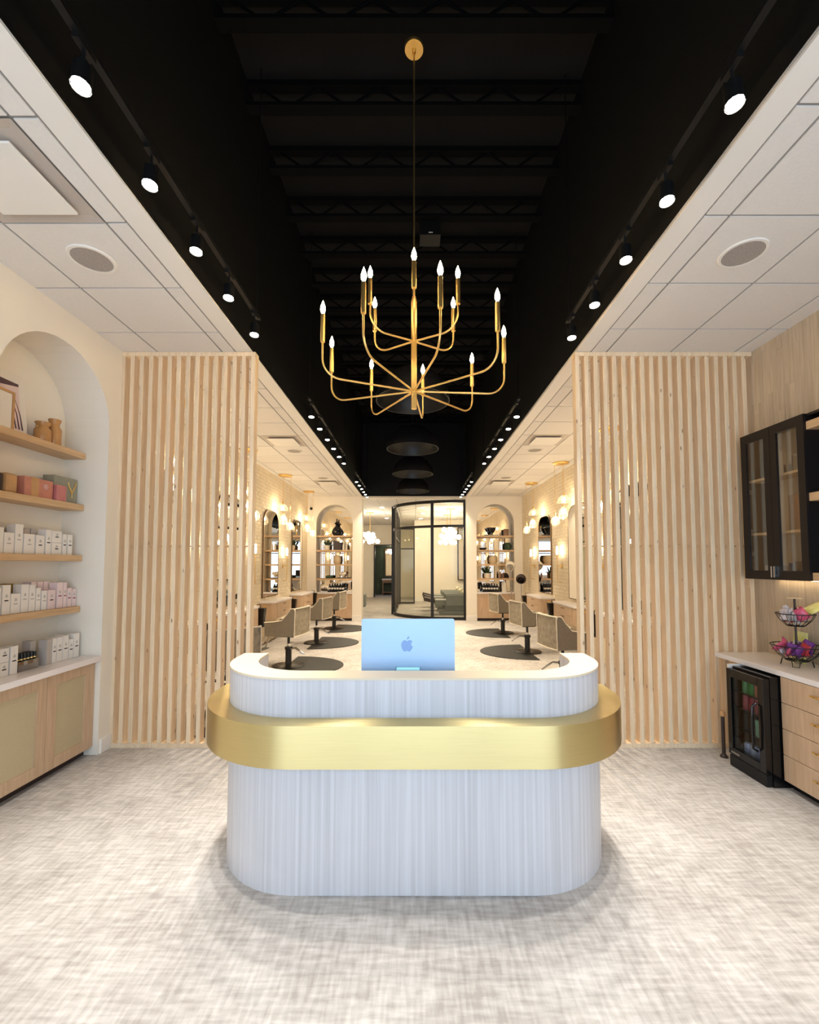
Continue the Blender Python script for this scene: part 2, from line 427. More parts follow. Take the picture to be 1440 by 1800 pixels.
tile_ceiling('ceiling', [1.688, 1.839, 2.45, 3.062, 3.24], 2.43, YF, YB, XT, 1.685, RV)
# black roof deck with joists
dk = struct('ceiling', B().box(-XT-.06, XT+.06, YF, YB+.1, 6.16, 6.25), m_deck)
k = 0; y = 3.207-.64*2
while y < YB:
    jb = B().box(-XT, XT, y-.05, y+.05, ZD, ZD+.035).box(-XT, XT, y-.04, y+.04, 6.11, 6.16)
    put('joist', jb, m_joist, dk)
    wb = B(); x = -XT+.1; up = 0
    while x < XT-.2:
        wb.cyl((x, y, ZD+.03 if up else 6.12), (x+.28, y, 6.12 if up else ZD+.03), .012, n=5); x += .28; up = 1-up
    put('joist_web', wb, m_joist, dk)
    y += .64

# rear room beyond the opening
struct('wall_rear', B().box(-3.6, -2.02, YR, YR+.1, 0, HC).box(-1.06, .05, YR, YR+.1, 0, HC).box(-2.02, -1.06, YR, YR+.1, 2.66, HC), m_cream)
struct('wall_rear_inner', B().box(.02, 3.5, 19.9, YR, 0, HC), m_cream)
struct('wall_rear_left', B().box(-3.7, -3.6, YB+.3, YR+2, 0, HC), m_cream)
struct('wall_rear_right', B().box(3.5, 3.6, YB+.3, YR, 0, HC), m_cream)
struct('wall_hall', B().box(-3.6, 0, YR+2.0, YR+2.1, 0, HC).box(-2.75, -2.65, YR+.1, YR+2, 0, HC), m_green)
struct('baseboard_rear', B().box(.02, 3.5, 19.885, 19.9, 0, .16), m_white)
rc = struct('ceiling', B().box(-3.6, 3.6, YB+.1, YR+2, HC+.004, HC+.05), m_tbar)
tm = mesh_of('tile', B().box(-.297, .297, -.297, .297, -.004, .006)); tm.materials.append(m_tile)
for i in range(12):
    for j in range(15):
        inst('tile', tm, (-3.3+.61*i, YB+.42+.61*j, HC), rc)
bd = struct('door_1', B().box(-2.06, -2.0, YR-.05, YR+.12, 0, 2.68).box(-1.08, -1.02, YR-.05, YR+.12, 0, 2.68).box(-2.0, -1.08, YR-.05, YR+.12, 2.62, 2.68), m_frame)

# ------------------------------------------------------------------ slat screens
def slat_screen(label, x_first, step, n, xa, xb):
    t = thing('slat_screen', label, 'screen', ((xa+xb)/2, YS+.045, 0))
    me = mesh_of('slat', B().box(-.019, .019, 0, .089, .04, HC-.045), bevel=.003, seg=1); me.materials.append(m_slat)
    for i in range(n):
        inst('slat', me, (x_first+step*i, YS, 0), t)
    put('top_plate', B().box(xa, xb, YS-.001, YS+.09, HC-.045, HC-.006), m_slat, t)
    put('bottom_plate', B().box(xa, xb, YS-.001, YS+.09, 0, .04), m_slat, t)
    put('dowel', B().cyl((xa, YS+.05, 1.84), (xb, YS+.05, 1.84), .008, n=8), m_oakh, t)
    return t
slat_screen('pine slat screen left of the reception desk, next to the arched product niche', -1.534, -.0885, 15, XL+.002, -1.513)
slat_screen('pine slat screen right of the reception desk, behind the drinks fridge', 1.556, .0882, 19, 1.535, XR-.012)

# ------------------------------------------------------------------ reception desk
def upath(d, yend=2.915, n=14):
    cx, cy, R = .617, 2.783, .503+d; pts = [(-cx-R, yend)]
    for k in range(n+1):
        t = pi+(pi/2)*k/n; pts.append((-cx+R*cos(t), cy+R*sin(t)))
    for k in range(n+1):
        t = 1.5*pi+(pi/2)*k/n; pts.append((cx+R*cos(t), cy+R*sin(t)))
    pts.append((cx+R, yend)); return pts
def uring(d0, d1, z0, z1):
    return B().prism(upath(d0)+upath(d1)[::-1], z0, z1)
dx = .012
t = thing('reception_desk', 'curved pale wood reception desk wrapped by a wide brushed gold band', 'desk', (0, 2.6, 0))
put('desk_body', uring(0, -.155, 0.0, 1.071), m_desk, t, smooth=30)
put('countertop', uring(.002, -.157, 1.0715, 1.083), m_desktop, t, smooth=30, label='cream top of the upper ledge')
put('gold_band', uring(.118, .001, .675, .881), m_gold, t, smooth=30, label='brushed gold band with a flat top')
put('work_surface', B().prism([(-.965, 2.95), (-.965, 2.8), (-.84, 2.55), (-.62, 2.436), (.62, 2.436), (.84, 2.55), (.965, 2.8), (.965, 2.95)], .862, .895), m_desk, t)

# computer
ty = 2.52; tx = -.034
t = thing('desktop_computer', 'light blue all-in-one computer seen from behind on the reception desk', 'computer', (tx, ty+.02, .895))
pw = .268
rr = [(-pw+.012, 0), (pw-.012, 0)]
def rrect(x0, x1, z0, z1, r_, n=4):
    o = []
    for (cx, cz, a0) in ((x1-r_, z0+r_, -pi/2), (x1-r_, z1-r_, 0), (x0+r_, z1-r_, pi/2), (x0+r_, z0+r_, pi)):
        for k in range(n+1):
            a = a0+pi/2*k/n; o.append((cx+r_*cos(a), cz+r_*sin(a)))
    return o
pn = put('panel', B().prism(rrect(tx-pw, tx+pw, .955, 1.357, .014), ty, ty+.012, 'y'), m_alu, t, smooth=30, bevel=.002)
put('screen', B().box(tx-pw+.008, tx+pw-.008, ty+.0122, ty+.0132, 1.02, 1.348), m_gloss, pn)
apple = [(0,.30),(.06,.33),(.14,.37),(.24,.37),(.33,.33),(.38,.27),(.31,.21),(.28,.13),(.29,.04),(.33,-.03),(.40,-.08),(.36,-.19),(.30,-.30),(.24,-.38),(.17,-.42),(.10,-.40),(.03,-.37),(-.03,-.37),(-.10,-.40),(-.17,-.42),(-.24,-.38),(-.32,-.28),(-.38,-.14),(-.41,0),(-.40,.14),(-.35,.26),(-.26,.34),(-.17,.37),(-.08,.34)]
leaf = [(-.01,.42),(.0,.52),(.06,.60),(.16,.65),(.16,.56),(.11,.48),(.05,.43)]
lx, lz, ls = -.04, 1.205, .082
put('logo', B().prism([(lx+a*ls, lz+c*ls) for a, c in apple], ty-.0015, ty+.002, 'y').prism([(lx+a*ls, lz+c*ls) for a, c in leaf], ty-.0015, ty+.002, 'y'), m_alud, pn, label='bitten fruit emblem with a leaf')
st = put('stand', B().prism([(ty-.002, 1.085), (ty-.014, 1.085), (ty-.05, .902), (ty+.10, .900), (ty+.10, .8955), (ty-.062, .8955), (ty-.068, .905)], tx-.067, tx+.067, 'x'), m_aluL, t, bevel=.002)
cab_pts = [(tx-.085, ty-.001, 1.05), (tx-.085, ty-.02, 1.055), (tx-.09, ty-.03, 1.03), (tx-.10, ty-.03, .93), (tx-.12, ty-.03, .90)]
put('power_cable', B().tube(cab_pts, .004), m_aluL, t, smooth=60)

# ------------------------------------------------------------------ chandelier
CY = 3.35
t = thing('chandelier', 'large two-tier brass candle chandelier hanging above the reception desk', 'chandelier', (0, CY, 2.89))
put('ceiling_canopy', B().lathe([(0, 5.875), (.075, 5.875), (.08, 5.885), (.08, 5.899), (0, 5.899)], (0, CY, 0), 28), m_brass, t, smooth=40)
put('down_rod', B().cyl((0, CY, 3.75), (0, CY, 5.88), .0065, n=8).lathe([(0,5.86),(.014,5.845),(.014,5.88)], (0,CY,0), 10), m_brass, t, smooth=40)
put('column', B().lathe([(0, 2.885), (.022, 2.887), (.022, 3.75), (.015, 3.79), (.008, 3.80)], (0, CY, 0), 16), m_brass, t, smooth=40)
def candle_arm(a, R, zh, zb, tl):
    d = (sin(a), -cos(a))
    P = lambda rad, z: (d[0]*rad, CY+d[1]*rad, z)
    pts = [P(.02, zh), P(R-.13, zh-.004)]
    for k in range(1, 8):
        u = pi/2*k/7; pts.append(P(R-.13+.13*sin(u), zh-.004+.13*(1-cos(u))))
    zt = zb-.05
    pts.append(P(R, zt-tl))
    arm = put('arm', B().tube(pts, .0075, 7), m_brass, t, smooth=60)
    put('candle_sleeve', B().lathe([(0, zt-tl-.006), (.017, zt-tl-.004), (.016, zt), (.008, zt+.003), (0, zt+.003)], P(R, 0), 12), m_brass, arm, smooth=40)
    put('bulb', B().lathe([(0, zt+.003), (.010, zt+.008), (.019, zt+.035), (.016, zt+.06), (.006, zt+.09), (0, zt+.105)], P(R, 0), 10), e_candle, arm, smooth=60)
for k in range(9): candle_arm(radians(-26.7+40*k), .72, 3.027, 3.53, .20)
for k in range(6): candle_arm(radians(60*k), .38, 3.43, 3.86, .19)

# ------------------------------------------------------------------ track lighting
ZT = 3.85
def track(x, y0, y1, label, cables):
    tr = thing('lighting_track', label, 'light track', (x, (y0+y1)/2, ZT))
    put('rail', B().box(x-.017, x+.017, y0, y1, ZT-.012, ZT+.016), m_blackm, tr)
    for cy in cables: put('hanging_cable', B().cyl((x, cy, ZT+.016), (x, cy, 6.15), .005, n=5), m_blackm, tr)
def spot_head(x, y, label, group, energy):
    z = 3.665; sgn = -1 if x > 0 else 1
    h = thing('track_spotlight', label, 'spotlight', (x, y, ZT-.012), 0, group)
    put('adapter', B().box(x-.014, x+.014, y-.05, y+.05, ZT-.035, ZT-.0125), m_blackm, h)
    put('stem', B().cyl((x, y, ZT-.035), (x, y, z+.07), .007, n=6), m_blackm, h)
    ax = Vector((sgn*.03, -.12, -1)).normalized(); c0 = Vector((x, y, z+.075)); c1 = c0+ax*.10
    hd = put('lamp_head', B().cyl(c0-ax*.02, c0, .018, .036, 14).cyl(c0, c1, .036, .038, 14, caps=False), m_blackm, h, smooth=40)
    put('lens', B().lathe([(0, 0), (.024, .004), (.034, .010), (.034, .016), (0, .016)], (0,0,0), 14).xf(Matrix.Translation(c1+ax*.006) @ (-ax).to_track_quat('Z', 'Y').to_matrix().to_4x4()), e_track, hd, smooth=60)
    l = bpy.data.lights.new('spot', 'SPOT'); l.energy = energy; l.spot_size = radians(66 if y < 5 else 90); l.spot_blend = 1.0; l.color = (1, .95, .87) if y < 5 else (1, .85, .64); l.shadow_soft_size = .035
    o = bpy.data.objects.new('spot', l); COL.objects.link(o); o.location = c1+ax*.03; o.rotation_euler = (-ax).to_track_quat('Z', 'Y').to_euler()
YL1 = [1.71, 2.18, 2.66, 3.14, 3.66]; YR1 = [1.78, 2.28, 2.74, 3.23, 3.71]
Y2 = [5.75, 6.27, 6.82, 7.36, 7.92, 8.45]; Y3 = [10.35, 10.85, 11.35, 11.8, 12.25, 12.7]
for x, side in ((-1.38, 'left'), (1.38, 'right')):
    for nm, ys, en in (('front', YL1 if x < 0 else YR1, 122), ('middle', Y2, 118), ('far', Y3, 118)):
        y0 = ys[0]-(.9 if nm == 'front' else .15)
        track(x, y0, ys[-1]+.1, '%s black light track hung along the %s edge of the black ceiling' % (nm, side), [ys[-1]+.05] + ([] if nm == 'front' else [ys[0]-.1]))
        for i, y in enumerate(ys):
            spot_head(x, y, '%s lit black spotlight from the front on the %s %s ceiling track' % (ORD[i], nm, side), 'spotlights on the ceiling tracks', en)

# black dome pendants
for i, (y, dz) in enumerate(((5.07, 0), (7.22, 0), (9.26, 0), (11.45, 0))):
    z = 3.6; R = .44
    t = thing('dome_pendant', '%s large black dome pendant from the front, over the salon aisle' % ORD[i], 'pendant light', (0-.003*y, y, z), 0, 'black dome pendants over the aisle')
    cx = -.003*y
    prof = [(R*cos(pi/2*k/10), .40*sin(pi/2*k/10)) for k in range(11)]
    prof[-1] = (.03, .40)
    put('shade', B().lathe(prof+[(.03, .43), (0, .43)], (cx, y, z), 32, caps=False), m_dome, t, smooth=50)
    put('inner_shade', B().lathe([(R-.002, .001)]+[((R-.012)*cos(pi/2*k/10), .388*sin(pi/2*k/10)+.002) for k in range(10)]+[(0, .389)], (cx, y, z), 32, caps=False), m_domein, t, smooth=50)
    put('cord', B().cyl((cx, y, z+.43), (cx, y, 6.15), .006, n=6), m_blackm, t)

# ------------------------------------------------------------------ ceiling fittings
def speaker(x, y, label):
    t = thing('ceiling_speaker', label, 'speaker', (x, y, HC-.016), 0, 'round ceiling speakers')
    put('rim', B().lathe([(.118, -.012), (.135, -.012), (.14, -.0045), (.118, -.0045)], (x, y, HC), 32, loop=True), m_white, t, smooth=30)
    put('grille', B().lathe([(0, -.010), (.117, -.010), (.117, -.0045), (0, -.0045)], (x, y, HC), 32), m_grille, t)
m_grille = M('speaker_grille', (172,162,155), .8, scale=120, col2=(154,145,138), bump=.2)
speaker(-2.14, 2.79, 'round grey ceiling speaker above the arched product niche')
speaker(2.145, 2.735, 'round grey ceiling speaker above the drinks counter')
speaker(-2.14, 7.68, 'nearer round speaker in the salon ceiling on the left')
speaker(-2.14, 10.12, 'farther round speaker in the salon ceiling on the left')
speaker(2.145, 7.62, 'nearer round speaker in the salon ceiling on the right')
speaker(2.145, 10.07, 'farther round speaker in the salon ceiling on the right')
def vent(x, y, label):
    t = thing('air_diffuser', label, 'air vent', (x, y, HC-.03), 0, 'square ceiling air diffusers')
    h = .303
    f = B()
    o_ = [(-h,-h),(h,-h),(h,h),(-h,h)]; i_ = [(-h+.05,-h+.05),(h-.05,-h+.05),(h-.05,h-.05),(-h+.05,h-.05)]
    for k in range(4):
        a, b_, c, d = o_[k], o_[(k+1)%4], i_[(k+1)%4], i_[k]
        f.quad((x+a[0],y+a[1],HC-.004),(x+b_[0],y+b_[1],HC-.004),(x+c[0],y+c[1],HC+.0035),(x+d[0],y+d[1],HC+.0035))
    f.add([(x+a[0],y+a[1],HC+.0035) for a in i_], [(0,1,2,3)])
    put('throat', f, m_boxg, t)
    put('plaque', B().box(x-.215, x+.215, y-.215, y+.215, HC-.030, HC-.018), m_white, t, bevel=.004)
vent(-2.14, 2.18, 'large square air diffuser in the ceiling nearest on the left')
vent(-2.14, 7.07, 'nearer salon air diffuser in the left ceiling')
vent(-2.14, 10.73, 'farther salon air diffuser in the left ceiling')
vent(2.145, 7.01, 'nearer salon air diffuser in the right ceiling')
vent(2.145, 10.68, 'farther salon air diffuser in the right ceiling')

# ------------------------------------------------------------------ left niche: cabinet, counter, shelves
t = thing('niche_cabinet', 'light oak base cabinet with woven panel doors in the front arched niche', 'cabinet', (-3.0, 3.37, 0))
put('carcass', B().box(-3.17, -2.842, NY0+.004, NY1-.004, .07, .815), m_oak, t)
put('toe_kick', B().box(-3.17, -2.90, NY0+.004, NY1-.004, 0, .07), m_brown, t)
ym = 3.40
for (a, c) in ((NY0+.006, ym-.002), (ym+.002, NY1-.03)):
    d = put('door', B().box(-2.842, -2.824, a, a+.085, .075, .81).box(-2.842, -2.824, c-.085, c, .075, .81)
            .box(-2.842, -2.824, a+.085, c-.085, .725, .81).box(-2.842, -2.824, a+.085, c-.085, .075, .16), m_oak, t)
    put('woven_panel', B().box(-2.842, -2.834, a+.085, c-.085, .16, .725), m_rattan, d)
put('filler', B().box(-2.842, -2.826, NY1-.028, NY1-.004, .075, .81), m_oak, t)
tag(put('countertop', B().box(-3.178, XL+.012, NY0+.003, NY1-.003, .817, .862), m_quartz, bevel=.003), 'white quartz counter on the woven door cabinet in the front niche', 'countertop')
SHZ = [2.672, 2.204, 1.752, 1.299]
for i, z in enumerate(SHZ):
    tag(put('floating_shelf', B().box(-3.178, -2.978, NY0+.004, NY1-.004, z-.054, z), m_oakh, bevel=.003),
        ('topmost oak shelf in the front niche, with jars and pictures', 'second oak shelf from the top in the front niche, with gift boxes',
         'third oak shelf from the top in the front niche, with white cartons', 'lowest oak shelf in the front niche, with white and blush cartons')[i], 'shelf', 'floating shelves in the front niche')

# cartons: (y0, y1, height, depth setback, material, ink)
def carton(y0, y1, z0, h, xf, mat, ink, label, group, depth=.07, bar=.45):
    g = .0015
    t = thing('product_carton', label, 'box', (xf-depth/2, (y0+y1)/2, z0), 0, group)
    put('carton', B().box(xf-depth, xf, y0+g, y1-g, z0+.0005, z0+h), mat, t, bevel=.0015, seg=1)
    w = y1-y0; ym = (y0+y1)/2; zb = z0+h*bar
    if ink:
        put('print_bar', B().box(xf-.001, xf+.0008, ym-min(.016, w*.3), ym+min(.016, w*.3), zb, zb+.009), ink, t)
        em = B()
        for (dy, dz, rr_) in ((0, .045, .007), (-.007, .036, .005), (.007, .036, .005), (0, .03, .005)):
            em.cyl((xf-.001, ym+dy, zb+dz*min(1, h/.16)), (xf+.0006, ym+dy, zb+dz*min(1, h/.16)), rr_, n=8)
        put('emblem', em, m_inkg, t)
def row(z, xf, items, where, group):
    n = len(items)
    for i, it in enumerate(items):
        (y0, y1, h, mat, ink) = it[:5]; back = it[5] if len(it) > 5 else 0; zz = it[6] if len(it) > 6 else 0
        kind = {'white_carton': 'white', 'blush_carton': 'blush', 'grey_carton': 'pale grey', 'olive_carton': 'olive gold'}[mat.name]
        pos = n-i
        lab = it[7] if len(it) > 7 else '%s carton, %s from the right in the %s' % (kind, ORD[pos-1], where)
        carton(y0, y1, z+zz, h, xf-back, mat, ink, lab, group, depth=.085 if back else .07)
w3 = 'third shelf from the top in the niche'; w4 = 'lowest niche shelf'
row(SHZ[2], -3.015, [(3.00, 3.09, .17, m_box, m_inkg), (3.095, 3.188, .19, m_box, m_inkg), (3.19, 3.273, .155, m_box, m_inkg), (3.278, 3.347, .225, m_box, m_inkg), (3.353, 3.453, .155, m_box, m_inkg), (3.461, 3.544, .152, m_box, m_ink),
    (3.553, 3.609, .205, m_box, m_ink), (3.612, 3.715, .098, m_box, m_ink, 0, 0, 'lower of the two stacked squat cartons on the third niche shelf'),
    (3.725, 3.769, .178, m_box, m_ink), (3.779, 3.832, .178, m_box, m_ink)], 'front row of the third niche shelf', 'cartons in front on the third niche shelf')
carton(3.612, 3.715, SHZ[2]+.0995, .098, -3.015, m_box, m_ink, 'upper of the two stacked squat cartons on the third niche shelf', 'cartons in front on the third niche shelf')
row(SHZ[2], -3.09, [(3.10, 3.19, .225, m_boxg, None), (3.195, 3.27, .225, m_boxg, None), (3.36, 3.43, .215, m_box, m_inkg), (3.435, 3.49, .205, m_boxg, None), (3.495, 3.55, .205, m_boxg, None)], 'back row of the third niche shelf', 'cartons at the back of the third niche shelf')
row(SHZ[3], -3.015, [(3.03, 3.11, .20, m_box, m_ink), (3.115, 3.19, .20, m_box, m_ink), (3.198, 3.265, .218, m_box, m_ink), (3.268, 3.348, .150, m_box, m_inkg), (3.352, 3.418, .216, m_box, m_inkg), (3.421, 3.478, .21, m_box, m_inkg),
    (3.484, 3.528, .182, m_box, m_inkg), (3.537, 3.589, .157, m_box, m_inkg), (3.595, 3.674, .158, m_boxp, m_ink), (3.687, 3.749, .218, m_boxp, m_inkr), (3.752, 3.792, .216, m_boxp, m_inkr), (3.797, 3.846, .165, m_boxp, m_inkr), (3.85, 3.898, .155, m_boxp, m_inkr)],
    'front row of the lowest niche shelf', 'cartons in front on the lowest niche shelf')
row(SHZ[3], -3.09, [(3.26, 3.31, .216, m_boxp, None), (3.312, 3.37, .222, m_boxo, None), (3.52, 3.575, .228, m_boxp, None), (3.58, 3.635, .228, m_boxp, None), (3.64, 3.69, .228, m_boxp, None)], 'back row of the lowest niche shelf', 'cartons at the back of the lowest niche shelf')
ZC_ = .8625
row(ZC_, -2.95, [(3.04, 3.13, .10, m_box, m_ink), (3.134, 3.205, .10, m_box, m_ink, 0, 0, 'lower of two stacked cartons left of the black bottles on the niche counter'), (3.216, 3.277, .205, m_box, m_ink),
    (3.53, 3.582, .20, m_boxg, m_inkg), (3.585, 3.628, .20, m_box, m_ink), (3.631, 3.69, .202, m_box, m_ink), (3.693, 3.752, .205, m_box, m_ink), (3.758, 3.805, .165, m_box, m_ink), (3.809, 3.871, .205, m_box, m_ink)],
    'front row on the niche counter', 'cartons on the niche counter')
carton(3.134, 3.205, ZC_+.1015, .10, -2.95, m_box, m_ink, 'upper of two stacked cartons left of the black bottles on the niche counter', 'cartons on the niche counter')
carton(3.04, 3.13, ZC_+.1015, .10, -2.95, m_box, m_ink, 'upper carton of the leftmost stack on the niche counter', 'cartons on the niche counter')
row(ZC_, -3.03, [(3.47, 3.52, .20, m_boxg, m_inkg), (3.758, 3.80, .20, m_box, None)], 'back row on the niche counter', 'cartons at the back of the niche counter')
# acrylic bin of bottles
t = thing('acrylic_bin', 'clear acrylic bin full of small black bottles on the niche counter', 'bin', (-3.0, 3.375, ZC_))
put('bin_wall', B().box(-2.955, -2.952, 3.285, 3.465, ZC_+.0005, ZC_+.075).box(-3.048, -3.045, 3.285, 3.465, ZC_+.0005, ZC_+.075).box(-3.045, -2.955, 3.285, 3.288, ZC_+.0005, ZC_+.075).box(-3.045, -2.955, 3.462, 3.465, ZC_+.0005, ZC_+.075), m_acryl, t)
put('bin_floor', B().box(-3.045, -2.955, 3.288, 3.462, ZC_+.0005, ZC_+.003), m_acryl, t)
bt = None
for i in range(3):
    for j in range(6):
        x, y = -2.975-.027*i, 3.303+.029*j
        lab = 'black capped bottle, %s from the left in the %s row of the bin' % (ORD[j], ('front', 'middle', 'back')[i])
        if bt is None:
            bt = thing('small_bottle', lab, 'bottle', (x, y, ZC_+.0035), 0, 'black bottles in the acrylic bin')
            b0 = ZC_+.0035
            put('bottle_body', B().lathe([(0, 0), (.012, 0), (.012, .07), (.006, .08), (0, .08)], (x, y, b0), 10), m_gloss, bt, smooth=40)
            put('collar', B().lathe([(.0065, .08), (.0105, .08), (.0105, .088), (.0065, .088)], (x, y, b0), 10, loop=True), m_brass, bt)
            put('cap', B().lathe([(0, .0885), (.0105, .0885), (.010, .125), (0, .127)], (x, y, b0), 10), m_gloss, bt, smooth=40)
        else:
            dup(bt, (x, y, ZC_+.0035), 0, lab, 'black bottles in the acrylic bin')
# gift boxes on the second shelf
def giftbox(label, y0, y1, h, xf, mat, depth=.09, band=None, parts=None, name='gift_box', bev=.006):
    z = SHZ[1]+.0005
    t = thing(name, label, 'box', (xf-depth/2, (y0+y1)/2, z))
    put('box_body', B().box(xf-depth, xf, y0, y1, z, z+h), mat, t, bevel=bev)
    if band: put('band', B().box(xf-depth-.002, xf+.0018, band[0], band[1], z+.001, z+h+.0018), m_tan, t)
    if parts: parts(t, z, xf)
giftbox('dark brown box at the left end of the gift box shelf', 3.06, 3.165, .135, -3.02, m_brown)
giftbox('tan box with rounded corners on the gift box shelf', 3.19, 3.29, .15, -3.02, m_tan, band=None, bev=.02)
def fl(t, z, xf):
    b = B()
    for k in range(7):
        a = 2*pi*k/7; b.tube([(xf+.0012, 3.535+.006*cos(a), z+.10+.006*sin(a)), (xf+.0012, 3.535+.026*cos(a), z+.10+.024*sin(a))], .0022, 5)
    put('floral_print', b, m_boxp, t)
giftbox('rose gift box with a tan band on the gift box shelf', 3.345, 3.61, .155, -3.02, m_rose, band=(3.40, 3.47), parts=fl)
giftbox('small pink gift box in front of the sage box', 3.62, 3.72, .135, -2.995, m_pink, depth=.04)
def ypr(t, z, xf):
    b = B(); yc = 3.83
    b.tube([(xf+.001, yc-.045, z+.185), (xf+.001, yc-.035, z+.15), (xf+.001, yc, z+.10)], .007, 6)
    b.tube([(xf+.001, yc+.045, z+.19), (xf+.001, yc+.03, z+.15), (xf+.001, yc, z+.10), (xf+.001, yc, z+.055)], .007, 6)
    put('gold_letter', b, m_brass, t, smooth=60, label='gold letter Y')
giftbox('large sage green box with a gold letter Y on the gift box shelf', 3.64, 3.895, .225, -3.04, m_sage, depth=.10, parts=ypr)
# top shelf
z = SHZ[0]+.0005
t = thing('framed_print', 'white framed botanical print leaning at the back of the top niche shelf', 'picture', (-3.14, 3.28, z))
lean = Matrix.Translation((-3.12, 0, z)) @ Matrix.Rotation(radians(-6), 4, 'Y') @ Matrix.Translation((3.12, 0, -z))
put('frame', B().box(-3.135, -3.115, 3.06, 3.46, z, z+.50).xf(lean), m_paper, t, bevel=.003)
put('print', B().box(-3.1148, -3.1135, 3.12, 3.40, z+.05, z+.43).xf(lean), m_boxp, t)
b = B().prism([(3.12, z+.43), (3.40, z+.43), (3.40, z+.41), (3.20, z+.37), (3.12, z+.33)], -3.1133, -3.1125, 'x')
for k in range(9):
    y = 3.15+.029*k; b.tube([(-3.113, y+.03, z+.06), (-3.113, y+.015, z+.18), (-3.113, y-.02, z+.30)], .0045, 5, rr=[.005, .004, .001])
b.xf(lean); put('leaf_print', b, m_plum, t)
t = thing('wood_photo_frame', 'tan wooden frame with a cream sheet at the left of the top niche shelf', 'picture frame', (-3.07, 3.17, z))
put('frame', B().box(-3.075, -3.055, 3.05, 3.066, z, z+.31).box(-3.075, -3.055, 3.252, 3.27, z, z+.31).box(-3.075, -3.055, 3.066, 3.252, z, z+.018).box(-3.075, -3.055, 3.066, 3.252, z+.292, z+.31), m_tan, t)
put('sheet', B().box(-3.07, -3.062, 3.066, 3.252, z+.018, z+.292), m_paper, t)
def jar(y, r, h, label):
    x = -3.06
    t = thing('ceramic_jar', label, 'jar', (x, y, z), 0, 'amber jars on the top niche shelf')
    put('jar_body', B().lathe([(0, 0), (r*.9, 0), (r, .02), (r, h*.62), (r*.72, h*.74), (r*.66, h*.80), (r*.92, h*.97), (r*.92, h), (r*.8, h), (r*.6, h*.85), (0, h*.84)], (x, y, z), 20), m_ceram, t, smooth=45)
    for s_ in (-1, 1):
        put('handle', B().sphere((x, y+s_*r*.95, z+h*.72), r*.22, 8, 6), m_ceram, t, smooth=60)
jar(3.53, .058, .165, 'shorter amber ceramic jar with stubby handles on the top niche shelf')
jar(3.645, .05, .225, 'taller amber ceramic jar with stubby handles on the top niche shelf')

# ------------------------------------------------------------------ right counter
XC = 2.76
tag(put('countertop', B().box(XC-.004, XR-.006, 2.2, YS-.02, .828, .868), m_quartz, bevel=.003), 'white quartz counter over the drinks fridge and drawers', 'countertop')
t = thing('drawer_unit', 'light oak drawer unit with four drawers and gold pulls', 'drawers', (3.0, 2.85, 0))
put('carcass', B().box(XC+.02, XR-.006, 2.25, 3.325, .06, .827), m_oak, t)
put('toe_kick', B().box(XC+.07, XR-.006, 2.25, 3.325, 0, .06), m_blackm, t)
for k in range(4):
    z0 = .062+.191*k
    d = put('drawer_front', B().box(XC, XC+.0195, 2.252, 3.323, z0+.002, z0+.189), m_oak, t, bevel=.0015, seg=1)
    put('pull', B().box(XC-.024, XC-.018, 2.55, 3.06, z0+.118, z0+.130).box(XC-.024, XC+.001, 3.02, 3.032, z0+.120, z0+.128).box(XC-.024, XC+.001, 2.58, 2.592, z0+.120, z0+.128), m_brass, d)
put('end_panel', B().box(2.665, XR-.006, 3.728, 3.748, 0, .826), m_white, t)
FX = 2.635
t = thing('drinks_fridge', 'black glass-door drinks fridge under the right counter', 'fridge', (2.95, 3.53, 0))
put('cabinet', B().box(FX+.055, 3.15, 3.336, 3.356, .0, .815).box(FX+.055, 3.15, 3.70, 3.72, .0, .815).box(FX+.055, 3.15, 3.356, 3.70, .795, .815).box(FX+.055, 3.15, 3.356, 3.70, 0, .09).box(3.12, 3.15, 3.356, 3.70, .09, .795), m_gloss, t)
dr = put('door', B().box(FX, FX+.05, 3.336, 3.39, .10, .80).box(FX, FX+.05, 3.675, 3.72, .10, .80).box(FX, FX+.05, 3.39, 3.675, .735, .80).box(FX, FX+.05, 3.39, 3.675, .10, .16), m_gloss, t, bevel=.003)
put('pane', B().box(FX+.012, FX+.018, 3.39, 3.675, .16, .735), m_glassF, dr)
put('handle', B().tube([(FX-.001, 3.405, .60), (FX-.035, 3.405, .58), (FX-.04, 3.405, .42), (FX-.035, 3.405, .26), (FX-.001, 3.405, .24)], .009, 8), m_gloss, dr, smooth=60)
put('badge', B().box(FX-.001, FX+.0, 3.60, 3.69, .115, .13), m_steel, dr)
put('kick_grille', B().box(FX+.006, FX+.05, 3.34, 3.716, .004, .092), m_blackm, t)
for zz in (.30, .475, .61): put('wire_shelf', B().box(FX+.075, 3.10, 3.36, 3.696, zz-.004, zz), m_blackm, t)
cans = [(.6105, [((86,150,84), 'green'), ((70,150,70), 'bright green'), ((176,110,70), 'orange'), ((180,92,74), 'coral')], 'top'),
        (.4755, [((150,50,60), 'red'), ((158,56,64), 'crimson'), ((140,44,56), 'dark red')], 'second'),
        (.3005, [((120,170,140), 'mint green')], 'third'),
        (.0905, [((176,184,196), 'silver blue'), ((184,190,200), 'pale silver'), ((130,140,170), 'blue grey')], 'bottom')]
for zz, lst, nm in cans:
    for k, (c, cn) in enumerate(lst):
        y = (3.645-.065*k) if nm != 'third' else 3.52
        hh = .118 if nm != 'third' else .13
        tag(put('drink_can', B().lathe([(0, 0), (.024, 0), (.029, .006), (.029, hh-.01), (.024, hh), (0, hh-.002)], (FX+.11, y, zz), 14), M('can_'+cn.replace(' ', '_'), c, .35, .2, var=.12, scale=30), smooth=40),
            '%s drink can on the %s level of the drinks fridge' % (cn, nm), 'can')
